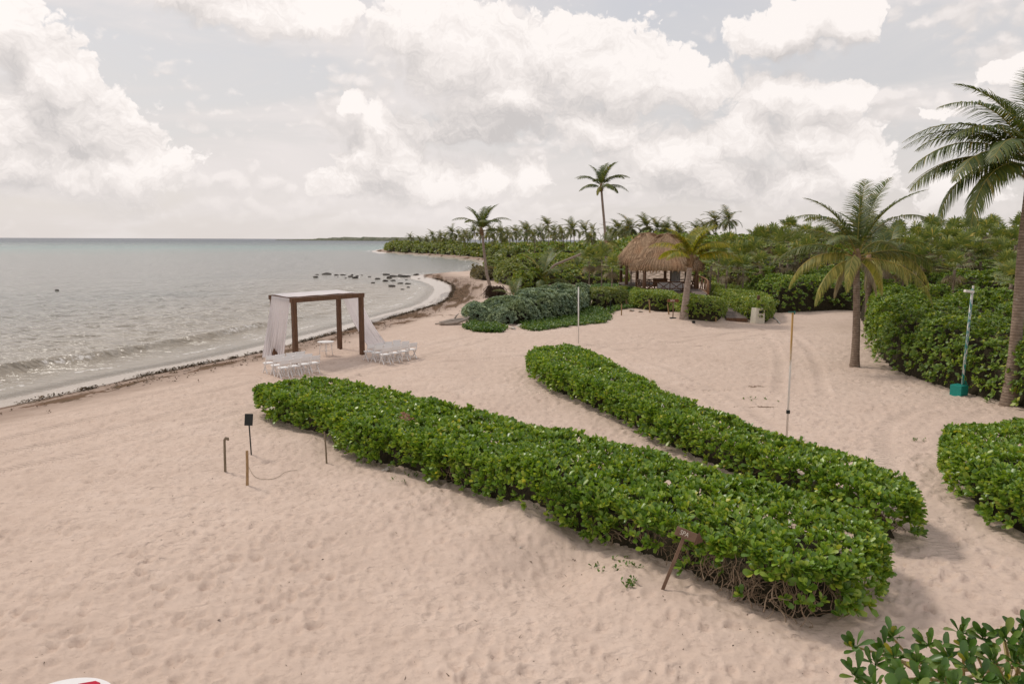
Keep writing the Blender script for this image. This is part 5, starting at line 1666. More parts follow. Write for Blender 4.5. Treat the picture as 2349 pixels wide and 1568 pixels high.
coconut_palm('coconut_palm', 'curved slender palm leaning over the beach with its root ball laid bare', f, p, .20, .15,
    fl((170, 'warch', 1.0, 0), (10, 'warch', 1.0, 0), (-10, 'wout', .9, 0), (130, 'warch', .9, 0), (45, 'warch', .9, 0), (-50, 'warch', .85, 0), (80, 'wup', .9, 0), (60, 'wup', .95, 0), (20, 'wup', .95, 0), (-30, 'wup', .9, 0), (150, 'wup', .9, 0), (-80, 'warch', .8, 0), (100, 'warch', .8, 0), (190, 'wup', .85, 0)), bark='bark_pale', seed=6, flare=1.3)
pr = PG(1130, 668)
tg = PG(1392, 622)
ff = PY(1392, 600, 104)
f = (ff.x, ff.y, gz(ff.x, ff.y))
coconut_palm('coconut_palm', 'tallest slender palm rising high above the trees left of the hut', f, [(f[0], f[1], f[2] - .3), tuple(PY(1391, 570, 104)), tuple(PY(1387, 520, 104)), tuple(PY(1382, 465, 104)), tuple(PY(1379.5, 434, 104))], .24, .15,
    fl((150, 'warch', .95, 0), (-25, 'warch', 1.0, 0), (80, 'wup', .95, 0), (210, 'wout', .85, 0), (45, 'wout', .95, 0), (178, 'warch', .95, 0), (5, 'warch', 1.05, 0), (-15, 'wout', .95, 0), (60, 'wup', 1.0, 0), (20, 'wup', 1.05, 0), (-40, 'wup', .95, 0), (140, 'wup', .9, 0), (200, 'wout', .85, 0), (-70, 'wout', .9, 0), (100, 'warch', .9, 0), (-110, 'wdroop', .7, 0), (30, 'warch', 1.05, 0)), bark='bark_pale', seed=7, nuts=4)
# leaning palm in the scrub
l0 = PY(1262, 612, 96); l1 = PY(1325, 586, 96); l2 = PY(1384, 559, 96)
g0 = PG(1248, 628); g0 = Vector((l0.x - .8, 96, gz(l0.x - .8, 96)))
f = tuple(g0)
coconut_palm('coconut_palm', 'half fallen palm whose pale trunk slants across the scrub left of the tall palm', f, [f, tuple(l0), tuple(l0.lerp(l1, .5)), tuple(l1), tuple(l1.lerp(l2, .6)), tuple(l2)], .17, .14,
    fl((-20, 'wdroop', .6, 0), (-60, 'wdroop', .6, 0), (30, 'wout', .6, 0), (60, 'wup', .5, 0), (-120, 'wdroop', .5, 0), (10, 'warch', .6, 0), (-40, 'dead', .6, 0), (-90, 'dead', .5, 0)), bark='bark_pale', seed=8)
# young palms without trunks
def young_palm(label, px, py, fr, seed):
    f = PG(px, py)
    coconut_palm('coconut_palm', label, tuple(f), [tuple(f - Vector((0, 0, .3))), tuple(f + Vector((0, 0, .25))), tuple(f + Vector((.02, 0, .7)))], .22, .16, fr, bark='bark', seed=seed)
young_palm('young palm with upright browning fronds growing behind the silver bush', 1244, 664, fl((170, 'yup', 1.3, 0), (60, 'wup', 1.2, 0), (20, 'warch', 1.2, 0), (10, 'wup', 1.15, 0), (-20, 'wout', 1.0, 0), (-60, 'warch', 1.0, 0), (150, 'warch', 1.0, 0), (200, 'yarch', 1.0, 0), (-100, 'wout', .9, 0)), 9)
young_palm('young bright green palm right of the browning one in the scrub', 1326, 640, fl((160, 'yup', 1.0, 0), (80, 'wup', 1.0, 0), (175, 'wout', .95, 0), (10, 'warch', .9, 0), (-30, 'wup', .8, 0), (190, 'warch', .8, 0)), 10)
young_palm('tiny palm sprouting out of the left side of the silver bush', 1178, 712, fl((60, 'wup', .55, 0), (10, 'warch', .6, 0), (170, 'warch', .5, 0), (120, 'wup', .5, 0), (-30, 'wout', .5, 0)), 11)
# ------------------------------------------------------------------ wedding pergola
FL, FR_ = PG(679, 836), PG(831, 813)
vdir = Vector((-.64, .77, 0)).normalized()
BL, BR = FL + vdir * 2.55, FR_ + vdir * 2.55
pc = (FL + BR) / 2
pc = Vector((pc.x, pc.y, 0.0))
TOP = 3.22
t = thing('pergola', 'square dark brown timber pergola with white drapes standing on the sand near the water', 'pergola', pc)
udir = Vector((FR_.x - FL.x, FR_.y - FL.y, 0)).normalized()
def lp(p, z):
    return Vector((p.x - pc.x, p.y - pc.y, z))
for p in (FL, FR_, BR, BL):
    mb = MB().bar(lp(p, -.35 + p.z), lp(p, TOP - .22), .20, .20, udir)
    mb.build('post', M['pergola_wood'], t)
for a, b in ((FL, FR_), (BL, BR)):
    d = (lp(b, 0) - lp(a, 0)).normalized()
    MB().bar(lp(a, TOP - .11) - d * .17, lp(b, TOP - .11) + d * .17, .19, .22).build('beam', M['pergola_wood'], t)
for a, b in ((FL, BL), (FR_, BR)):
    d = (lp(b, 0) - lp(a, 0)).normalized()
    MB().bar(lp(a, TOP - .13) + d * .10, lp(b, TOP - .13) - d * .10, .16, .18).build('cross_beam', M['pergola_wood'], t)

m_, T = new_mat('sheer_cloth')
geo = T.node('ShaderNodeNewGeometry')
lw = T.node('ShaderNodeLayerWeight'); lw.inputs[0].default_value = .35
df = T.node('ShaderNodeBsdfDiffuse'); T.put(df.inputs['Color'], (.90, .87, .88))
tl = T.node('ShaderNodeBsdfTranslucent'); T.put(tl.inputs['Color'], (.88, .85, .87))
tp = T.node('ShaderNodeBsdfTransparent')
body = shade_mix(T, .42, df.outputs[0], tl.outputs[0])
wv = T.noise(T.v('MULTIPLY', T.node('ShaderNodeTexCoord').outputs['Object'], (3, 3, .6)), 2.0, 2)
finish(T, shade_mix(T, T.m('ADD', T.m('MULTIPLY', lw.outputs['Facing'], .10), T.smooth(wv, .2, .8, .90, .99)), tp.outputs[0], body))
M['sheer'] = m_

def drape(name, label, A, B, C, D, z0, belly, cols=64, rows=26, pleat=.05, npl=11, seed=0):
    """cloth from the top edge A-B down to the bottom edge C-D"""
    rng = np.random.default_rng(seed)
    A, B, C, D = [np.array(q, float) for q in (A, B, C, D)]
    n = np.cross(B - A, C - A); n /= np.linalg.norm(n)
    V = []
    for i in range(rows + 1):
        t_ = i / rows
        for j in range(cols + 1):
            u = j / cols
            top = A + (B - A) * u; bot = C + (D - C) * u
            p = top + (bot - top) * t_
            p = p + np.array(belly) * math.sin(math.pi * t_ ** .8)
            k = math.sin(u * npl * 6.283 + 1.2 * math.sin(3 * u + seed)) + .45 * math.sin(u * npl * 2.3 * 6.283 + t_ * 2 + seed)
            p = p + n * k * pleat * (.15 + .85 * t_ ** .7)
            V.append(p)
    V = np.array(V)
    idx = np.arange((rows + 1) * (cols + 1)).reshape(rows + 1, cols + 1)
    F = np.stack([idx[:-1, :-1], idx[:-1, 1:], idx[1:, 1:], idx[1:, :-1]], -1).reshape(-1, 4)
    o = link(name, mesh_np(name, V, F, M['sheer']))
    return tag(o, label, 'curtain', 'white drapes of the pergola')
w_ = lambda p, z: (p.x, p.y, z)
c1, c2 = PG(602, 828), PG(652, 822)
drape('drape', 'white sheer drape blown out to the left of the pergola', w_(BL - vdir * .1 - udir * .12, TOP - .03), w_(FL + vdir * .1 - udir * .12, TOP - .03), (c1.x, c1.y, .06), (c2.x, c2.y, .10), .1, (-.02, 0, -.10), seed=1)
c1, c2 = PG(848, 802), PG(888, 792)
drape('drape', 'white sheer drape blown out to the right of the pergola', w_(BR - vdir * .1 + udir * .12, TOP - .03), w_(FR_ + vdir * .3 + udir * .12, TOP - .03), (c1.x, c1.y, .05), (c2.x, c2.y, .08), .1, (-.12, 0, -.12), seed=2)
V = []
for i in range(13):
    for j in range(25):
        a, b = i / 12, j / 24
        p = FL + udir * (-.14 + (3.93 + .28) * b) + vdir * (.16 + 2.3 * a)
        V.append((p.x, p.y, TOP + .05 + .05 * math.sin(b * 19 + a * 2) * math.sin(math.pi * a) - .05 * math.sin(math.pi * a)))
idx = np.arange(13 * 25).reshape(13, 25)
F = np.stack([idx[:-1, :-1], idx[:-1, 1:], idx[1:, 1:], idx[1:, :-1]], -1).reshape(-1, 4)
tag(link('roof_cloth', mesh_np('roof_cloth', V, F, M['sheer'])), 'white sheer cloth stretched flat over the top of the pergola', 'cloth', 'white drapes of the pergola')

# round white table under the pergola
p = PG(748, 815)
t = thing('table', 'small round white table standing under the pergola', 'table', p)
MB().disc((0, 0, .70), .42, .035, 36).build('table_top', M['white_plastic'], t)
for k in range(4):
    a = math.radians(20 + 90 * k)
    MB().tube([(.34 * math.cos(a), .34 * math.sin(a), -.05), (.27 * math.cos(a), .27 * math.sin(a), .70)], [.016, .018], 8).build('leg', M['white_plastic'], t, True)
MB().bar((-.22, -.08, .25), (.22, .08, .25), .02, .02).bar((-.08, .22, .27), (.08, -.22, .27), .02, .02).build('stretcher', M['white_plastic'], t)

# ------------------------------------------------------------------ wedding chairs
def make_chair(label):
    t = thing('folding_chair', label, 'chair', (0, 0, 0), 0, 'white wedding chairs by the pergola')
    mb = MB().box((0, .0, .435), (.43, .40, .03), bev=.01)
    s = mb.build('seat', M['white_plastic'], t)
    MB().box((0, .0, .458), (.36, .35, .028), bev=.012).build('cushion', M['cushion'], s, True)
    mb = MB().box((0, -.232, .715), (.42, .028, .17), (-.12, 0, 0), .008).box((0, -.20, .60), (.38, .018, .05), (-.12, 0, 0), .006)
    mb.build('backrest', M['white_plastic'], t)
    for s_ in (-1, 1):
        MB().bar((s_ * .205, -.25, .80), (s_ * .205, -.17, .46), .032, .045, (0, 1, 0)).bar((s_ * .205, -.17, .46), (s_ * .205, .22, -.03), .032, .045, (0, 1, 0)).build('front_leg', M['white_plastic'], t)
    for s_ in (-1, 1):
        MB().bar((s_ * .178, .12, .43), (s_ * .178, -.24, -.03), .032, .045, (0, 1, 0)).build('rear_leg', M['white_plastic'], t)
    MB().bar((-.20, .17, .09), (.20, .17, .09), .02, .022).build('rung', M['white_plastic'], t)
    MB().bar((-.175, -.17, .08), (.175, -.17, .08), .02, .022).build('rung', M['white_plastic'], t)
    return t
ordn = ['first', 'second', 'third', 'fourth']
rowname = ['row nearest the camera', 'middle row', 'row nearest the pergola']
proto = None
face = vdir
rz = math.atan2(face.y, face.x) - math.pi / 2
for side, (a, b), n0 in (('left', (651, 867), 4), ('right', (884, 834), 4)):
    o0 = PG(a, b)
    st = .60 if side == 'right' else .54
    for r in range(3):
        for k in range(4):
            q = o0 + udir * (st * k + .02 * rnd.uniform(-1, 1)) + vdir * (.72 * r + .03 * rnd.uniform(-1, 1)) + udir * (-.05 * r)
            lab = 'white folding chair, %s from left, %s, %s-hand block' % (ordn[k], rowname[r], side)
            if proto is None:
                proto = make_chair(lab); c = proto
            else:
                c = dup(proto, label=lab)
            c.location = (q.x, q.y, gz(q.x, q.y) + .02)
            c.rotation_euler = (0, 0, rz + rnd.uniform(-.05, .05))

# ------------------------------------------------------------------ round table at the lower left corner
p = P0(128, 1624, .74)
t = thing('round_table', 'round white banquet table cut off at the lower left corner', 'table', (p.x, p.y, gz(p.x, p.y)))
h = .74 - gz(p.x, p.y)
MB().disc((0, 0, h - .03), .60, .03, 64).build('table_top', M['white_plastic'], t)
for k in range(4):
    a = math.radians(45 + 90 * k)
    MB().tube([(.45 * math.cos(a), .45 * math.sin(a), -.05), (.40 * math.cos(a), .40 * math.sin(a), h - .03)], .02, 8).build('leg', M['white_plastic'], t, True)
cl = MB()
cl.prism([(.00, .44), (.17, .50), (.25, .46), (.30, -.20), (-.12, -.20)], 0, .02, Matrix.Translation((0, 0, 0)))
cl.prism([(.03, .36), (.19, .41), (.23, .20), (.0, .16)], .021, .036)
o = cl.build('red_napkin', M['red'])
o.location = (p.x, p.y, .742)
tag(o, 'red folded cloth lying on the round white table at the corner', 'cloth')

# ------------------------------------------------------------------ lettering
def text_mesh(txt, size, mat, depth=.004):
    cu = bpy.data.curves.new('lettering', 'FONT')
    cu.body = txt; cu.size = size; cu.extrude = depth; cu.align_x = 'CENTER'; cu.align_y = 'CENTER'
    o = bpy.data.objects.new('lettering', cu); COL.objects.link(o)
    dg = bpy.context.evaluated_depsgraph_get()
    me = bpy.data.meshes.new_from_object(o.evaluated_get(dg))
    bpy.data.objects.remove(o)
    me.materials.clear(); me.materials.append(mat)
    return me

XZ = Matrix.Rotation(math.pi / 2, 4, 'X')           # outline drawn in xy stands up facing -Y
# near wooden arrow sign
p = PG(1514, 1352)
t = thing('arrow_sign', 'leaning wooden arrow sign reading SPA in front of the longest hedge', 'sign', (p.x, p.y, p.z - .12))
vz = math.atan2(-p.x, p.y)
t.rotation_euler = (Matrix.Rotation(vz * .9, 4, 'Z') @ Matrix.Rotation(math.radians(19.5), 4, 'Y') @ Matrix.Rotation(math.radians(-6), 4, 'X')).to_euler()
MB().box((0, 0, .60), (.055, .035, 1.22), bev=.004).build('post', M['sign_wood'], t)
bd = MB().prism([(-.17, 1.10), (.19, 1.10), (.19, 1.255), (-.17, 1.255)], .018, .040, XZ).build('board', M['sign_wood'], t)
MB().prism([(.193, 1.055), (.315, 1.178), (.193, 1.30)], .018, .044, XZ).build('arrow_head', simple('arrow_wood', (.10, .055, .034), (.15, .085, .054), 7, .7, .3, (6, .7, 1)), t)
L = link('lettering', text_mesh('SPA', .115, M['letter'], .0015), bd)
L.matrix_local = Matrix.Translation((-.02, -.0422, 1.178)) @ XZ @ Matrix.Scale(.82, 4, (1, 0, 0)) @ Matrix.Translation((0, 0, .0))
# far one
p = PG(1543.5, 729.5)
t = thing('arrow_sign', 'small brown arrow sign reading SPA on a post beside the young yellow palm', 'sign', p)
MB().box((0, 0, .70), (.07, .05, 1.5)).build('post', M['sign_wood'], t)
MB().box((0, 0, .02), (.45, .32, .06)).build('base_plate', M['black'], t)
redw = simple('reddish_board', (.16, .062, .033), (.22, .09, .05), 6, .7, .3)
bd = MB().prism([(-.48, 1.20), (.24, 1.20), (.24, 1.13), (.44, 1.31), (.24, 1.49), (.24, 1.42), (-.48, 1.42)], .03, .06, XZ).build('board', redw, t)
L = link('lettering', text_mesh('SPA', .21, M['letter'], .002), bd)
L.matrix_local = Matrix.Translation((-.08, -.063, 1.31)) @ XZ

# black sign seen from behind
p = PG(576.6, 1043)
t = thing('black_sign', 'small square black sign on a thin black stake at the end of the longest hedge', 'sign', p)
t.rotation_euler = (0, math.radians(-1.5), math.radians(15))
MB().box((0, 0, .40), (.035, .03, .96)).build('stake', M['black'], t)
MB().box((0, 0, 1.02), (.22, .025, .33), (math.radians(-8), math.radians(6), 0), .004).build('panel', M['black'], t)

# ------------------------------------------------------------------ stakes
def stake(label, px, py, px2, py2, w, mat, name='stake', knob=False, group=None):
    p = PG(px, py); q = PY(px2, py2, p.y)
    mb = MB().tube([p - Vector((0, 0, .15)), p.lerp(q, .5) + Vector((rnd.uniform(-.01, .01), 0, 0)), q], [w, w * .95, w * .9], 7)
    if knob:
        mb.tube([q + Vector((-.01, 0, -.02)), q + Vector((.04, 0, .04)), q + Vector((.085, 0, .03)), q + Vector((.10, 0, -.02))], [w * .9, w * 1.3, w * 1.2, w * .6], 7)
    me = mb.mesh(name, M[mat], False)
    to_local(me, p)
    o = link(name, me); o.location = p
    return tag(o, label, 'stake', group)
stake('grey wooden stake with a crooked tip, leftmost of the stakes on the open sand', 516.6, 1082, 515, 1008, .034, 'stake_grey', knob=True)
stake('light brown bamboo stake standing on the sand left of the black sign', 566.6, 1113, 566.6, 1033, .036, 'stake')
stake('thin stake with a bare twig on top near the longest hedge', 749.5, 1062, 744, 990, .024, 'stake_grey')
hs = [(1389, 706, 1393, 685, 'pale leaning stake in front of the rounded olive bush', 'stake'), (1400.4, 716, 1400.4, 690, 'short black post on the sand beside the ground cover', 'black'), (1425.7, 723, 1425.7, 697, 'pale stake standing alone on the sand right of the black post', 'stake'), (1436.6, 704, 1436.6, 686, 'thin stake just left of the low clipped hedge', 'stake'),
      (1491, 717, 1489, 687.5, 'tallest pale stake in front of the low clipped hedge', 'stake'), (1535, 721, 1531, 697, 'slanting stake right behind the far arrow sign', 'stake'), (1642, 743, 1642, 726, 'short stake at the right foot of the low clipped hedge by the boardwalk', 'stake')]
for a, b, c_, d_, lab, mt in hs:
    stake(lab, a, b, c_, d_, .055 if mt != 'black' else .05, mt, 'post' if mt == 'black' else 'stake')
stake('dark stump of a post in front of the right-hand thicket', 2042, 772, 2042, 748, .06, 'black', 'post')

def curve_thing(name, label, cat, pxs, r, mat, lift=.01):
    ps = chaikin([tuple(PG(*q) + Vector((0, 0, lift))) for q in pxs], 2)
    me = MB().tube(ps, r, 6).mesh(name, M[mat], True)
    c = Vector(ps[0]); to_local(me, c)
    o = link(name, me); o.location = c
    return tag(o, label, cat)
curve_thing('cord', 'thin brown cord lying in a loose curve on the sand right of the bamboo stake', 'cord', [(571, 1073), (580, 1092), (595, 1101), (628, 1101), (645, 1092), (652, 1085), (668, 1081), (682, 1080.5)], .005, 'stake_grey', .03)
curve_thing('hose', 'pale hose lying on the sand right of the cream bin', 'hose', [(1770, 726), (1777, 731), (1784, 737), (1789, 743)], .05, 'hose', .04)

# ------------------------------------------------------------------ poles
def pole_mat(name, top, rust, low, zmid, blend, rustamt):
    m_, T = new_mat(name)
    co = T.node('ShaderNodeTexCoord').outputs['Object']
    x, y, z = T.sep(co)
    n = T.noise(T.v('MULTIPLY', co, (6, 6, 1.6)), 2.0, 5, .65)
    zz = T.m('MULTIPLY_ADD', T.m('SUBTRACT', n, .5), 1.6, z)
    c = T.mix(T.smooth(zz, zmid - blend, zmid + blend), low, top)
    c = T.mix(T.smooth(n, 1 - rustamt - .03, 1 - rustamt + .03), c, rust)
    finish(T, principled(T, c, .6, .35, bump(T, n, .3, .004)))
    return m_
M['rust_pole'] = pole_mat('rusty_yellow_paint', (.40, .22, .06), (.20, .085, .03), (.72, .66, .60), 2.55, .45, .34)
M['teal_pole'] = pole_mat('peeling_teal_paint', (.055, .20, .19), (.62, .60, .57), (.010, .26, .215), 1.6, .6, .50)
M['teal_base'] = pole_mat('teal_base_paint', (.012, .23, .19), (.45, .45, .41), (.012, .25, .205), .2, .1, .30)

p = PG(1327, 787)
t = thing('pole', 'thin white pole standing on the sand in front of the silver bush', 'pole', p)
MB().tube([(0, 0, -.2), (-.05, 0, 3.22)], .035, 10).build('shaft', M['white_paint'], t, True)
MB().tube([(-.05, 0, 3.22), (-.05, 0, 3.26)], [.045, .03], 10).build('cap', M['white_paint'], t)

p = PG(1804.5, 1006)
hh = PY(1803, 717, p.y).z - p.z
t = thing('pole', 'tall thin pole with flaking yellow and rusty paint behind the second hedge', 'pole', p)
MB().tube([(0, 0, -.2), (-.01, 0, hh * .5), (-.03, 0, hh)], [.033, .031, .030], 12).build('shaft', M['rust_pole'], t, True)
MB().bar((-.16, 0, hh + .02), (.05, 0, hh + .02), .03, .03).tube([(.03, 0, hh - .05), (.03, 0, hh + .05)], .02, 6).build('hook', simple('green_hook', (.02, .12, .09), (.05, .16, .12)), t)
zb = PY(1804, 944, p.y).z - p.z
MB().tube([(0, 0, zb - .05), (0, 0, zb + .05)], .058, 12).build('clamp', M['black'], t)

p = PG(2203, 908)
t = thing('lamp_pole', 'slim teal pole with peeling paint on a square teal block in front of the thicket', 'pole', p)
q = PY(2231, 662, p.y) - p
b0 = PY(2212, 884, p.y) - p
MB().box((0, .12, .20), (.48, .45, .46), (0, 0, .5), .02).build('base_block', M['teal_base'], t)
MB().tube([(b0.x, .12, .44), tuple(Vector((b0.x, .12, .44)).lerp(q, .5)), tuple(q)], [.055, .050, .045], 12).build('shaft', M['teal_pole'], t, True)
MB().prism([(0, 0), (.16, 0), (.02, .22)], -.015, .015, Matrix.Translation((b0.x + .04, .12, .45)) @ XZ).build('gusset', M['teal_base'], t)
lh = MB().box(tuple(q + Vector((-.16, -.05, -.10))), (.34, .16, .10), (0, .12, 0), .02)
lf = lh.build('floodlight', M['white_paint'], t)
MB().bar(q + Vector((.02, 0, -.04)), q + Vector((.02, 0, .12)), .05, .05).build('bracket', M['white_paint'], lf)

# ------------------------------------------------------------------ waste bin, post and rope, boardwalk
p = PG(1737, 741)
t = thing('waste_bin', 'cream coloured square waste bin with a dark slot standing on the sand', 'bin', p)
t.rotation_euler = (0, math.radians(1.5), math.radians(16))
def taper(w0, w1, d0, d1, z0, z1):
    return [(sx * w / 2, sy * d / 2, z) for z, w, d in ((z0, w0, d0), (z1, w1, d1)) for sx, sy in ((-1, -1), (1, -1), (1, 1), (-1, 1))]
BOXF = [(3, 2, 1, 0), (4, 5, 6, 7), (0, 1, 5, 4), (1, 2, 6, 5), (2, 3, 7, 6), (3, 0, 4, 7)]
MB().add(taper(.80, .72, .66, .60, 0, 1.08), BOXF).build('body', M['can'], t)
MB().box((0, 0, 1.105), (.74, .62, .045), bev=.015).build('lid', M['can'], t)
MB().box((.06, -.315, .86), (.36, .03, .19)).build('opening_shade', M['slot_shade'], t)  # solid black panel, the slot's inner shade put into its colour
lb = MB().box((.06, -.326, .52), (.27, .012, .16)).build('label_plate', simple('dark_label', (.05, .035, .035), (.08, .06, .06), 8, .5), t)
MB().box((0, -.334, .52), (.07, .004, .10)).box((.09, -.334, .55), (.06, .004, .05)).box((.12, -.334, .49), (.08, .004, .035)).build('label_print', M['letter'], lb)
p2 = PG(1737, 736)
o = MB().box((0, 0, .95), (.19, .19, 1.95), bev=.01).build('wooden_post', M['post_wood'])
o.location = p2 + Vector((.05, .12, 0)); tag(o, 'dark wooden post right behind the cream bin', 'post')
mb = MB()
for z in (1.22, 1.28, 1.36):
    mb.tube([(.15 * math.cos(a), .15 * math.sin(a), z + .02 * math.sin(a * 2)) for a in np.linspace(0, 6.283, 15)], .024, 6, False)
mb.tube([(-.12, -.13, 1.25), (-.16, -.16, 1.05), (-.13, -.16, .8)], .022, 6).tube([(.08, -.14, 1.25), (.10, -.16, 1.0), (.08, -.16, .9)], .022, 6)
o2 = mb.build('rope', M['rope'], None, True); o2.location = o.location
tag(o2, 'pale rope tied round the wooden post behind the bin', 'rope')

a, b = PG(1690, 737), PG(1662, 706)
d = Vector((b.x - a.x, b.y - a.y, 0)); Ld = d.length; d.normalize(); s = Vector((d.y, -d.x, 0))
t = thing('boardwalk', 'grey wooden boardwalk leading between the two low hedges to the hut', 'boardwalk', (a.x, a.y, a.z))
ang = math.atan2(s.y, s.x)
t.rotation_euler = (0, 0, ang)
pm = MB().box((0, 0, 0), (1.5, .135, .04), bev=.004).mesh('plank', M['plank'])
for k in range(int(Ld / .148)):
    o = link('plank', pm, t)
    o.location = (rnd.uniform(-.012, .012), .07 + k * .148, .24 + rnd.uniform(-.004, .004))
    o.rotation_euler = (0, 0, rnd.uniform(-.006, .006))
MB().box((0, -.03, .12), (1.5, .04, .28)).build('end_board', M['pergola_wood'], t)
for sx in (-.65, .65):
    MB().box((sx, Ld / 2, .10), (.07, Ld, .22)).build('joist', M['pergola_wood'], t)
o = MB().box((0, 0, .09), (.22, .16, .16), bev=.02).box((0, -.09, .12), (.15, .05, .10)).build('ground_lamp', M['black'])
o.location = PG(1591, 741); tag(o, 'small black ground lamp at the foot of the low hedge', 'lamp')

# ------------------------------------------------------------------ thatched huts
m_, T = new_mat('thatch')
g_ = T.node('ShaderNodeNewGeometry')
co = T.node('ShaderNodeTexCoord').outputs['Object']
n = T.noise(T.v('MULTIPLY', co, (7, 7, .9)), 1.6, 5, .65)
pn = T.noise(co, .55, 3)
c = T.ramp(T.m('ADD', T.m('MULTIPLY', n, .75), T.m('MULTIPLY', g_.outputs['Random Per Island'], .25)), [(.25, (.19, .118, .066)), (.5, (.39, .262, .162)), (.72, (.56, .405, .27)), (.9, (.68, .53, .38))])
c = T.mix(T.smooth(pn, .45, .7, 0, .55), c, T.v('MULTIPLY', c, (1.15, .92, .78)))
finish(T, principled(T, c, .85, .15, bump(T, n, .8, .06)))
M['thatch'] = m_

def hut(label, cx, cy, hw, hd, z_eave, z_ridge, ridge, floor, detail=True, seed=0, rot=0.0):
    rng = np.random.default_rng(seed)
    t = thing('thatched_hut', label, 'hut', (cx, cy, floor), rot)
    ze, zr = z_eave - floor, z_ridge - floor
    H = zr - ze
    prof = [(0.0, zr), (.04, zr - .03), (.18, ze + H * .925), (.40, ze + H * .755), (.63, ze + H * .52), (.80, ze + H * .325), (.815, ze + H * .30), (.90, ze + H * .235), (.965, ze + H * .165), (1.0, ze + H * .085), (.985, ze + .02), (.95, ze), (.90, ze + .10)]
    nn = 72
    def ring(tt, z):
        a = ridge + (hw - ridge) * tt; b = max(.16, hd * tt)
        out = []
        for k in range(nn):
            th = 2 * math.pi * k / nn
            c_, s_ = math.cos(th), math.sin(th)
            e = 2 / 2.5
            out.append((a * abs(c_) ** e * (1 if c_ >= 0 else -1), b * abs(s_) ** e * (1 if s_ >= 0 else -1), z))
        return out
    V = []
    for tt, z in prof:
        r = np.array(ring(tt, z))
        w = .07 * perlin2(np.arange(nn) * .35 + seed * 9, np.full(nn, tt * 6))
        r[:, 2] += w * (1 if tt > .1 else .3)
        V.append(r)
    V = np.concatenate(V)
    idx = np.arange(len(prof) * nn).reshape(len(prof), nn)
    nx = np.roll(idx, -1, 1)
    F = np.stack([idx[:-1], idx[1:], nx[1:], nx[:-1]], -1).reshape(-1, 4)
    roof = link('thatch_roof', mesh_np('thatch_roof', V, F, M['thatch']), t)
    # ridge cap and loose strands
    ns = 9000 if detail else 5000
    rings = np.array([ring(tt, z) for tt, z in prof[:11]])
    q = rng.random(ns) ** .62 * 9.6
    k = rng.integers(0, nn, ns)
    i = q.astype(int); f = (q - i)[:, None]
    base = rings[i, k] * (1 - f) + rings[np.minimum(i + 1, 10), k] * f
    nxt = rings[np.minimum(i + 1, 10), k] - rings[i, k]
    dn = unit(nxt + np.array([0, 0, -1e-4]))
    out = unit(np.stack([base[:, 0], base[:, 1], np.zeros(ns)], 1))
    D = unit(dn + out * rng.uniform(.05, .42, (ns, 1)) + rng.normal(0, .14, (ns, 3)))
    L = rng.uniform(.25, .65, ns)
    W_ = unit(np.cross(D, out)) * rng.uniform(.016, .040, ns)[:, None]
    A = base + out * .02 - D * (L * .3)[:, None]; B = base + out * .03 + D * (L * .7)[:, None]
    Vs = np.stack([A - W_, A + W_, B + W_ * .3, B - W_ * .3], 1).reshape(-1, 3)
    Fs = np.arange(ns * 4).reshape(-1, 4)
    s_ = link('straw', mesh_np('straw', Vs, Fs, M['thatch'], False), roof); s_['kind'] = 'stuff'
    bp = [tuple(np.array(v) * np.array([1.012, 1.012, 1]) + np.array([0, 0, .06 * math.sin(5 * j)])) for j, v in enumerate(ring(.81, ze + H * .27))]
    MB().tube(bp + bp[:1], .035, 5, False).build('binding_rope', M['core_rope_dark'], roof)
    pw, pd = hw * .70, hd * .72
    for sx in (-1, 1):
        for sy in (-1, 1):
            MB().tube([(sx * pw, sy * pd, -1.3), (sx * pw, sy * pd, 1.0), (sx * pw, sy * pd, ze + .6)], [.19, .17, .16], 10).build('post', M['post_wood'], t, True)
    for sy in (-1, 1):
        MB().tube([(-pw - .3, sy * pd, ze + .25), (pw + .3, sy * pd, ze + .25)], .10, 8).build('beam', M['post_wood'], t, True)
    MB().box((0, 0, -.10), (2 * pw + .5, 2 * pd + .5, .18)).build('floor_deck', M['plank'], t)
    if detail:
        for y0, x0, x1 in ((-pd, -pw, pw * .98), (pd, -pw, pw)):
            for z in (.28, .95):
                MB().tube([(x0, y0, z), (x1, y0, z + rng.normal(0, .02))], .05, 6).build('rail', M['post_wood'], t, True)
            nb = 4
            for j in range(nb):
                a, b = x0 + (x1 - x0) * j / nb, x0 + (x1 - x0) * (j + 1) / nb
                MB().tube([(a, y0 - .03, .05), (b, y0 - .03, .93)], .045, 6).build('brace', M['post_wood'], t, True)
                MB().tube([(a, y0 + .03, .93), (b, y0 + .03, .05)], .045, 6).build('brace', M['post_wood'], t, True)
                if j:
                    MB().tube([(a, y0, .0), (a, y0, .95)], .045, 6).build('baluster', M['post_wood'], t, True)
        for x0 in (-pw, pw):
            for z in (.28, .95):
                MB().tube([(x0, -pd, z), (x0, pd, z)], .05, 6).build('rail', M['post_wood'], t, True)
            for j in range(3):
                a, b = -pd + 2 * pd * j / 3, -pd + 2 * pd * (j + 1) / 3
                MB().tube([(x0 - .03, a, .05), (x0 - .03, b, .93)], .045, 6).build('brace', M['post_wood'], t, True)
                MB().tube([(x0 + .03, a, .93), (x0 + .03, b, .05)], .045, 6).build('brace', M['post_wood'], t, True)
        MB().tube([(pw * .35, pd * .8, 0), (pw * .35, pd * .8, ze + .4)], .13, 8).build('post', M['post_wood'], t, True)
    return t
hut('thatched open hut with crossed stick railings behind the low hedge', 15.55, 75.0, 3.65, 3.0, 3.05, 6.62, .45, 1.0, True, 1)
hut('second thatched hut half hidden behind the left side of the first', 15.1, 83.5, 3.65, 3.0, 3.25, 6.80, .45, 1.2, False, 2)
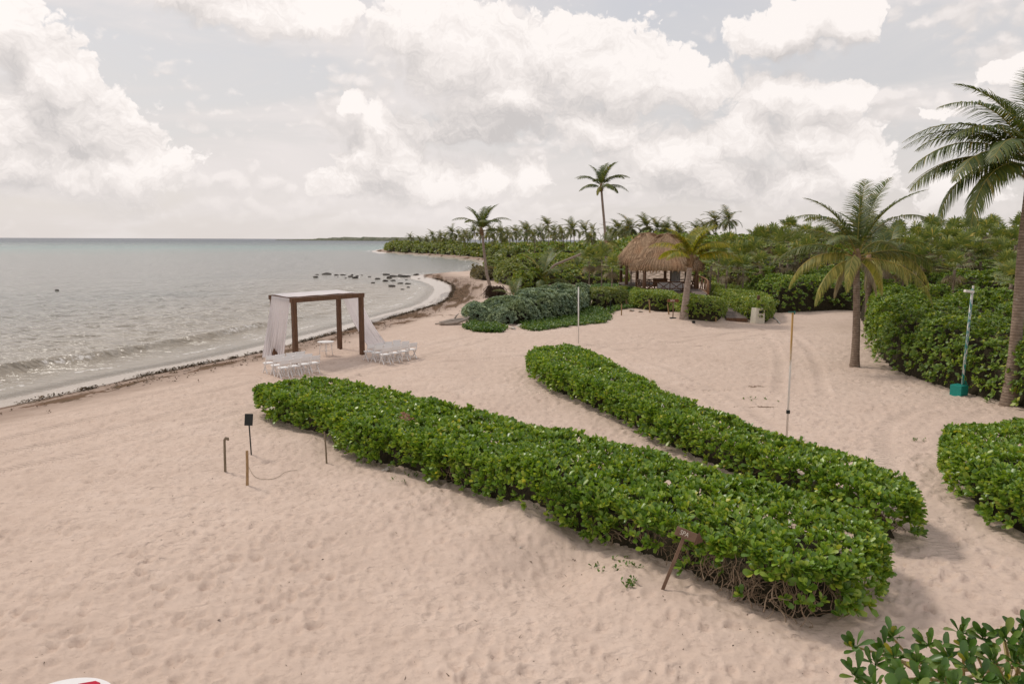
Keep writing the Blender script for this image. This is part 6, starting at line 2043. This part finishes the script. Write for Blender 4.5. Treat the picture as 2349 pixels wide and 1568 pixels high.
# white curtain and covered massage bed inside the front hut
wc = simple('white_linen', (.66, .62, .61), (.74, .70, .69), 4, .85, .2)
mb = MB()
xs = np.linspace(16.35, 17.35, 22)
vs = []
for z in (1.05, 3.3):
    for k, x in enumerate(xs):
        vs.append((x, 76.6 + .07 * math.sin(k * 1.7), z))
n = len(xs)
mb.add(vs, [(k, k + 1, n + k + 1, n + k) for k in range(n - 1)])
o = mb.build('curtain', wc, None, True); tag(o, 'white curtain hanging inside the right half of the front hut', 'curtain')
mb = MB().box((0, 0, .42), (2.5, .9, .80), bev=.06)
o = mb.build('massage_bed', wc); o.location = (15.9, 74.3, 1.0)
tag(o, 'white draped massage bed showing through the railing of the front hut', 'bed')
o = MB().box((0, 0, .35), (1.5, .5, .10)).box((-.6, 0, .16), (.08, .4, .30)).box((.6, 0, .16), (.08, .4, .30)).box((0, .2, .75), (1.5, .08, .7)).build('wooden_bench', M['rail_wood'])
o.location = (15.3, 76.4, 1.0); tag(o, 'brown wooden bench at the back of the front hut', 'bench')

# stick railing of the ramp
t0 = PY(1582, 657, 74)
t = thing('stick_railing', 'curved railing of brown sticks on the ramp right of the front hut', 'railing', (t0.x, t0.y, t0.z))
tops = chaikin([tuple(PY(a, b, Y) - t0) for a, b, Y in ((1580, 630, 75), (1600, 632, 73), (1618, 638, 70.5), (1625, 646, 68))], 2)
bots = chaikin([tuple(PY(a, b, Y) - t0) for a, b, Y in ((1580, 655, 75), (1600, 660, 73), (1618, 667, 70.5), (1625, 674, 68))], 2)
MB().tube(tops, .075, 8).build('hand_rail', M['rail_wood'], t, True)
MB().tube(bots, .06, 8).build('foot_rail', M['rail_wood'], t, True)
n = len(tops)
for k in range(n):
    j = min(n - 1, k + 1)
    MB().tube([bots[k], tops[j] if k % 2 else tops[k]], .05, 6).build('baluster', M['rail_wood'], t, True)
for k in (0, n - 1):
    a = Vector(bots[k]) - Vector((0, 0, .5)); b = Vector(tops[k]) + Vector((0, 0, .08))
    MB().tube([a, b], .10, 8).build('post', M['rail_wood'], t, True)
rp = MB()
for k in range(n - 1):
    a, b = Vector(bots[k]), Vector(bots[k + 1])
    rp.add([a + Vector((-.05, 0, -.06)), b + Vector((-.05, 0, -.06)), b + Vector((-1.2, .5, -.06)), a + Vector((-1.2, .5, -.06)),
            a + Vector((-.05, 0, -.2)), b + Vector((-.05, 0, -.2)), b + Vector((-1.2, .5, -.2)), a + Vector((-1.2, .5, -.2))], [(0, 1, 2, 3), (7, 6, 5, 4), (0, 4, 5, 1), (2, 6, 7, 3)])
rp.build('ramp_deck', M['plank'], t)

# ------------------------------------------------------------------ rocks, driftwood, small things
def rock_mesh(seed, sq=.6, mat='rock'):
    bm = bmesh.new()
    bmesh.ops.create_icosphere(bm, subdivisions=3, radius=1)
    co = np.array([v.co[:] for v in bm.verts])
    rng = np.random.default_rng(seed)
    d = 1 + .35 * perlin3(co * 1.1 + seed * 3.3) + .18 * perlin3(co * 2.7 + seed)
    # broken faces
    for k in range(6):
        n = rng.normal(size=3); n /= np.linalg.norm(n)
        h = rng.uniform(.55, .85)
        pr = (co * d[:, None]) @ n
        d = np.where(pr > h, d * h / np.maximum(pr, 1e-6), d)
    for v, s in zip(bm.verts, d):
        v.co = v.co * float(s)
        v.co.z *= sq
    me = bpy.data.meshes.new('rock')
    bm.to_mesh(me); bm.free()
    me.materials.append(M[mat])
    return me
RK = [rock_mesh(k, .55) for k in range(4)]
rocks = [(870, 22, 20), (850, 52, 32), (990, 20, 52), (1092, 28, 24), (1163, 27, 34), (1250, 47, 24), (1322, 42, 22), (1296, 60, 46), (1655, 24, 48), (1558, 72, 28), (1690, 64, 40), (1737, 46, 42), (1850, 44, 78), (1640, 96, 36), (1735, 92, 28), (1810, 122, 28), (1898, 126, 34), (1716, 155, 38), (1905, 166, 20), (1836, 188, 20), (1880, 80, 18), (1500, 116, 20),
         (1102, 50, 9), (1192, 63, 16), (1466, 46, 22), (1376, 28, 12), (1262, 27, 20), (2030, 72, 20), (1800, 26, 22), (1990, 30, 36)]
big = {2: 'broad flat dark rock in the shallows, second cluster from the left', 12: 'largest dark rock slab at the root of the sandy spit', 16: 'blocky dark rock nearest the curve of the inner beach', 1: 'dark rock low in the water at the left end of the rocks', 4: 'tall dark rock standing up among the left-hand rocks', 17: 'flat dark rock lying alone nearest the camera off the spit'}
for k, (a, b, w) in enumerate(rocks):
    px, py = 550.6 + .2031 * a, 624 + .2031 * (b + 8)
    p = P0(px, py, SEA_Z)
    r = w * .2031 / FOC * p.y * 1.05
    o = link('rock', RK[k % 4])
    o.location = (p.x, p.y, SEA_Z + .02)
    o.rotation_euler = (0, 0, rnd.uniform(0, 6.28))
    o.scale = (r * 1.1, r * .9, min(r * .95, .75) * rnd.uniform(.8, 1.2))
    tag(o, big[k] if k in big else 'small dark rock in the shallows, %s from the left of the scattered ones' % ORD[sorted(q[0] for j, q in enumerate(rocks) if j not in big).index(a)], 'rock', 'dark rocks in the shallows')
p = P0(131, 667, SEA_Z)
o = link('rock', RK[1]); o.location = (p.x, p.y, SEA_Z); o.scale = (.30, .25, .38)
tag(o, 'lone dark rock far out in the water on the left', 'rock')

LR = [rock_mesh(20 + k, .5, 'lime') for k in range(4)]
rl = random.Random(9)
lime = [(1128, 735, 12), (1140, 740, 16), (1150, 745, 14), (1160, 740, 18), (1172, 745, 12), (1180, 738, 14), (1190, 748, 15), (1158, 752, 13), (1178, 755, 16), (1200, 743, 10), (1222, 747, 22), (1238, 748, 12), (1254, 744, 9), (1350, 724, 14), (1136, 747, 9), (1118, 741, 10), (1168, 735, 10), (1208, 752, 9), (1100, 738, 8), (1290, 742, 7), (1450, 713, 14), (1470, 716, 11)]
for k, (a, b, w) in enumerate(lime):
    p = PG(a, b)
    r = w * .5 / FOC * p.y * 1.15
    o = link('stone', LR[k % 4]); o.location = p + Vector((0, 0, r * .12)); o.rotation_euler = (rl.uniform(-.3, .3), rl.uniform(-.3, .3), rl.uniform(0, 6.28)); o.scale = (r, r * .8, r * .9)
    lab = {10: 'long pale stone lying alone at the right of the stone heap', 13: 'pale flat stone on the ground cover below the white pole', 20: 'larger pale stone at the edge of the low clipped hedge', 21: 'smaller pale stone at the edge of the low clipped hedge'}.get(k, 'pale limestone lump in the heap before the silver bush, %s from the left' % ORD[sorted(q[0] for q in lime).index(a)])
    tag(o, lab, 'stone', 'pale stones by the silver bush')
for lab, a, b, w in (('pale stone half buried in the sand at the foot of the longest hedge', 884, 1079, 24), ('small white shell on the bare sand left of the arrow sign', 1192, 1256, 9), ('white stone under the right-hand hedge beside the path', 2291, 1209, 17)):
    p = PG(a, b); r = w * .5 / FOC * (p - EYE).length
    o = link('shell' if 'shell' in lab else 'stone', LR[a % 4]); o.location = p + Vector((0, 0, r * .2)); o.scale = (r, r * .6, r * .6); o.rotation_euler = (0, -.35, .4)
    tag(o, lab, 'shell' if 'shell' in lab else 'stone')

# driftwood log by the silver bush
p = PG(1028, 744)
mb = MB()
mb.tube([(-.55, -.4, .10), (.2, 0, .22), (1.0, .5, .30)], [.16, .19, .13], 8).tube([(-.2, -.5, .08), (.6, -.1, .14), (1.3, .25, .35), (1.5, .3, .55)], [.10, .12, .08, .03], 8)
mb.tube([(.4, .1, .25), (.55, .25, .6), (.75, .3, .75)], [.08, .06, .02], 6).tube([(1.0, .5, .3), (1.4, .8, .5)], [.08, .02], 6).tube([(-.9, -.1, .05), (-.2, .35, .10)], [.05, .04], 6)
o = mb.build('driftwood', M['driftwood'], None, True); o.location = p
tag(o, 'grey driftwood log lying on the sand left of the silver bush', 'driftwood')

# bared root ball of the curved palm
palm = [o for o in COL.objects if o.name.startswith('coconut_palm') and 'root ball' in str(o.get('label'))][0]
c = PG(1139, 683) - Vector(palm.location)
rng = np.random.default_rng(77)
me = rock_mesh(91, .8, 'root')
o = link('root_ball', me, palm); o.location = (c.x - .1, c.y + .5, c.z + .55); o.scale = (.85, .7, .8)
mb = MB()
for k in range(220):
    a = rng.uniform(0, 6.28); r0 = rng.uniform(.4, 1.0)
    p0 = Vector((c.x - .1 + r0 * .9 * math.cos(a), c.y + .5 + r0 * .75 * math.sin(a), c.z + rng.uniform(.5, 1.25)))
    p1 = p0 + Vector((.35 * math.cos(a) + rng.normal(0, .15), .3 * math.sin(a) + rng.normal(0, .15), -.45))
    p2 = p1 + Vector((rng.normal(0, .25), rng.normal(0, .2), -.5))
    mb.tube([p0, p1, p2], [.035, .025, .01], 4, False)
o = mb.build('roots', M['root'], palm, True); o['kind'] = 'stuff'

# dead leaf clump caught on top of the longest hedge
p = P0(931, 955, 1.22)
rng = np.random.default_rng(5)
B, D, Nn, s = leaf_frames(rng.normal(0, .07, (9, 3)), np.tile([[0, -.3, 1.]], (9, 1)), 5, .11, rng, (30, 90))
o = link('dead_leaves', leaves_mesh('dead_leaves', B, D, Nn, s, LEAF_MID, simple('dead_leaf', (.22, .095, .06), (.36, .18, .12), 9, .8)))
o.location = p; tag(o, 'clump of reddish brown dead leaves caught on top of the longest hedge', 'leaves')

# bits of weed, twigs and leaves over the sand: past counting
def litter():
    rng = np.random.default_rng(61)
    n = 800
    px = rng.uniform(0, 2349, n); py = 780 + (1568 - 780) * rng.random(n) ** .8
    d = [P0(a, b) for a, b in zip(px, py)]
    x = np.array([q.x for q in d]); y = np.array([q.y for q in d])
    extra = []
    for (a, b), r, m_ in (((1750, 1450), 1.0, 70), ((1880, 1460), .7, 60), ((1300, 1280), .6, 40), ((1700, 1500), 1.2, 40), ((1150, 1180), 1.2, 40), ((720, 1010), .8, 20), ((2110, 1290), .6, 30), ((2180, 1230), .6, 20), ((1640, 1420), .5, 20)):
        c = P0(a, b)
        extra.append(np.stack([c.x + rng.normal(0, r, m_), c.y + rng.normal(0, r, m_)], 1))
    for tx in TRACKS[:0]:
        pass
    xy = np.concatenate([np.stack([x, y], 1)] + extra)
    s = shore_sd(xy[:, 0], xy[:, 1])
    keep = (s > 3)
    for pl in (poly1, poly2, poly3):
        keep &= ~in_poly(xy[:, 0], xy[:, 1], pl)
    xy = xy[keep]
    P_ = np.concatenate([xy, ground(xy[:, 0], xy[:, 1])[:, None] + .012], 1)
    nn = len(P_)
    a = rng.uniform(0, 6.28, nn)
    D = np.stack([np.cos(a), np.sin(a), rng.uniform(0, .25, nn)], 1)
    Nn = unit(np.stack([rng.normal(0, .3, nn), rng.normal(0, .3, nn), np.ones(nn)], 1))
    D = unit(D - (D * Nn).sum(1)[:, None] * Nn)
    sz = .014 + .05 * rng.random(nn) ** 3
    twig = (np.array([[-.06, 0, 0], [.06, 0, 0], [.10, .5, .05], [-.02, .5, .05], [.03, 1, 0]]), np.array([[0, 1, 2], [0, 2, 3], [3, 2, 4]]))
    k = rng.random(nn) < .5
    dm = simple('dark_litter', (.045, .028, .018), (.13, .085, .05), 3, .9)
    o = link('beach_litter', leaves_mesh('beach_litter', P_[k], D[k], Nn[k], sz[k], LEAF_MID, dm))
    tag(o, 'dark bits of leaf scattered over the sand', 'litter', kind='stuff')
    o = link('beach_litter', leaves_mesh('beach_litter', P_[~k], D[~k], Nn[~k], sz[~k] * 1.6, twig, dm))
    tag(o, 'scraps of twig scattered over the sand', 'litter', kind='stuff')
    # clumps of weed along the tide line
    rng = np.random.default_rng(62)
    seg = SHORE[1:34]
    L = np.linalg.norm(np.diff(seg, axis=0), axis=1)
    i = rng.choice(len(L), 7000, p=np.minimum(L, 12) / np.minimum(L, 12).sum())
    u = rng.random(7000)
    b = seg[i] + (seg[i + 1] - seg[i]) * u[:, None]
    tdir = (seg[i + 1] - seg[i]) / L[i][:, None]
    inw = np.stack([tdir[:, 1], -tdir[:, 0]], 1)
    # the line itself, with a tail of scattered bits landward
    off = 2.55 + .25 * perlin2(b[:, 0] / 2.5, b[:, 1] / 2.5) + np.where(rng.random(7000) < .72, rng.normal(0, .10, 7000), np.abs(rng.normal(0, 2.0, 7000)))
    q = b + inw * off[:, None]
    s = shore_sd(q[:, 0], q[:, 1])
    k = (s > 1.7) & (s < 9) & (q[:, 1] < 125) & (perlin2(q[:, 0] / 1.6, q[:, 1] / 1.6) > -.25)
    q = q[k]
    P_ = np.concatenate([q, ground(q[:, 0], q[:, 1])[:, None] + .02], 1)
    B, D, Nn, sz = leaf_frames(P_, np.tile([[0, 0, 1.]], (len(P_), 1)), 5, .115, rng, (45, 92), .05)
    o = link('seaweed', leaves_mesh('seaweed', B, D, Nn, sz * rng.uniform(.5, 1.5, len(sz)), LEAF_FAR, simple('sargassum', (.045, .030, .012), (.12, .072, .032), 2, .8, .3)))
    tag(o, 'brown seaweed washed up in a line along the tide mark', 'seaweed', kind='stuff')
litter()
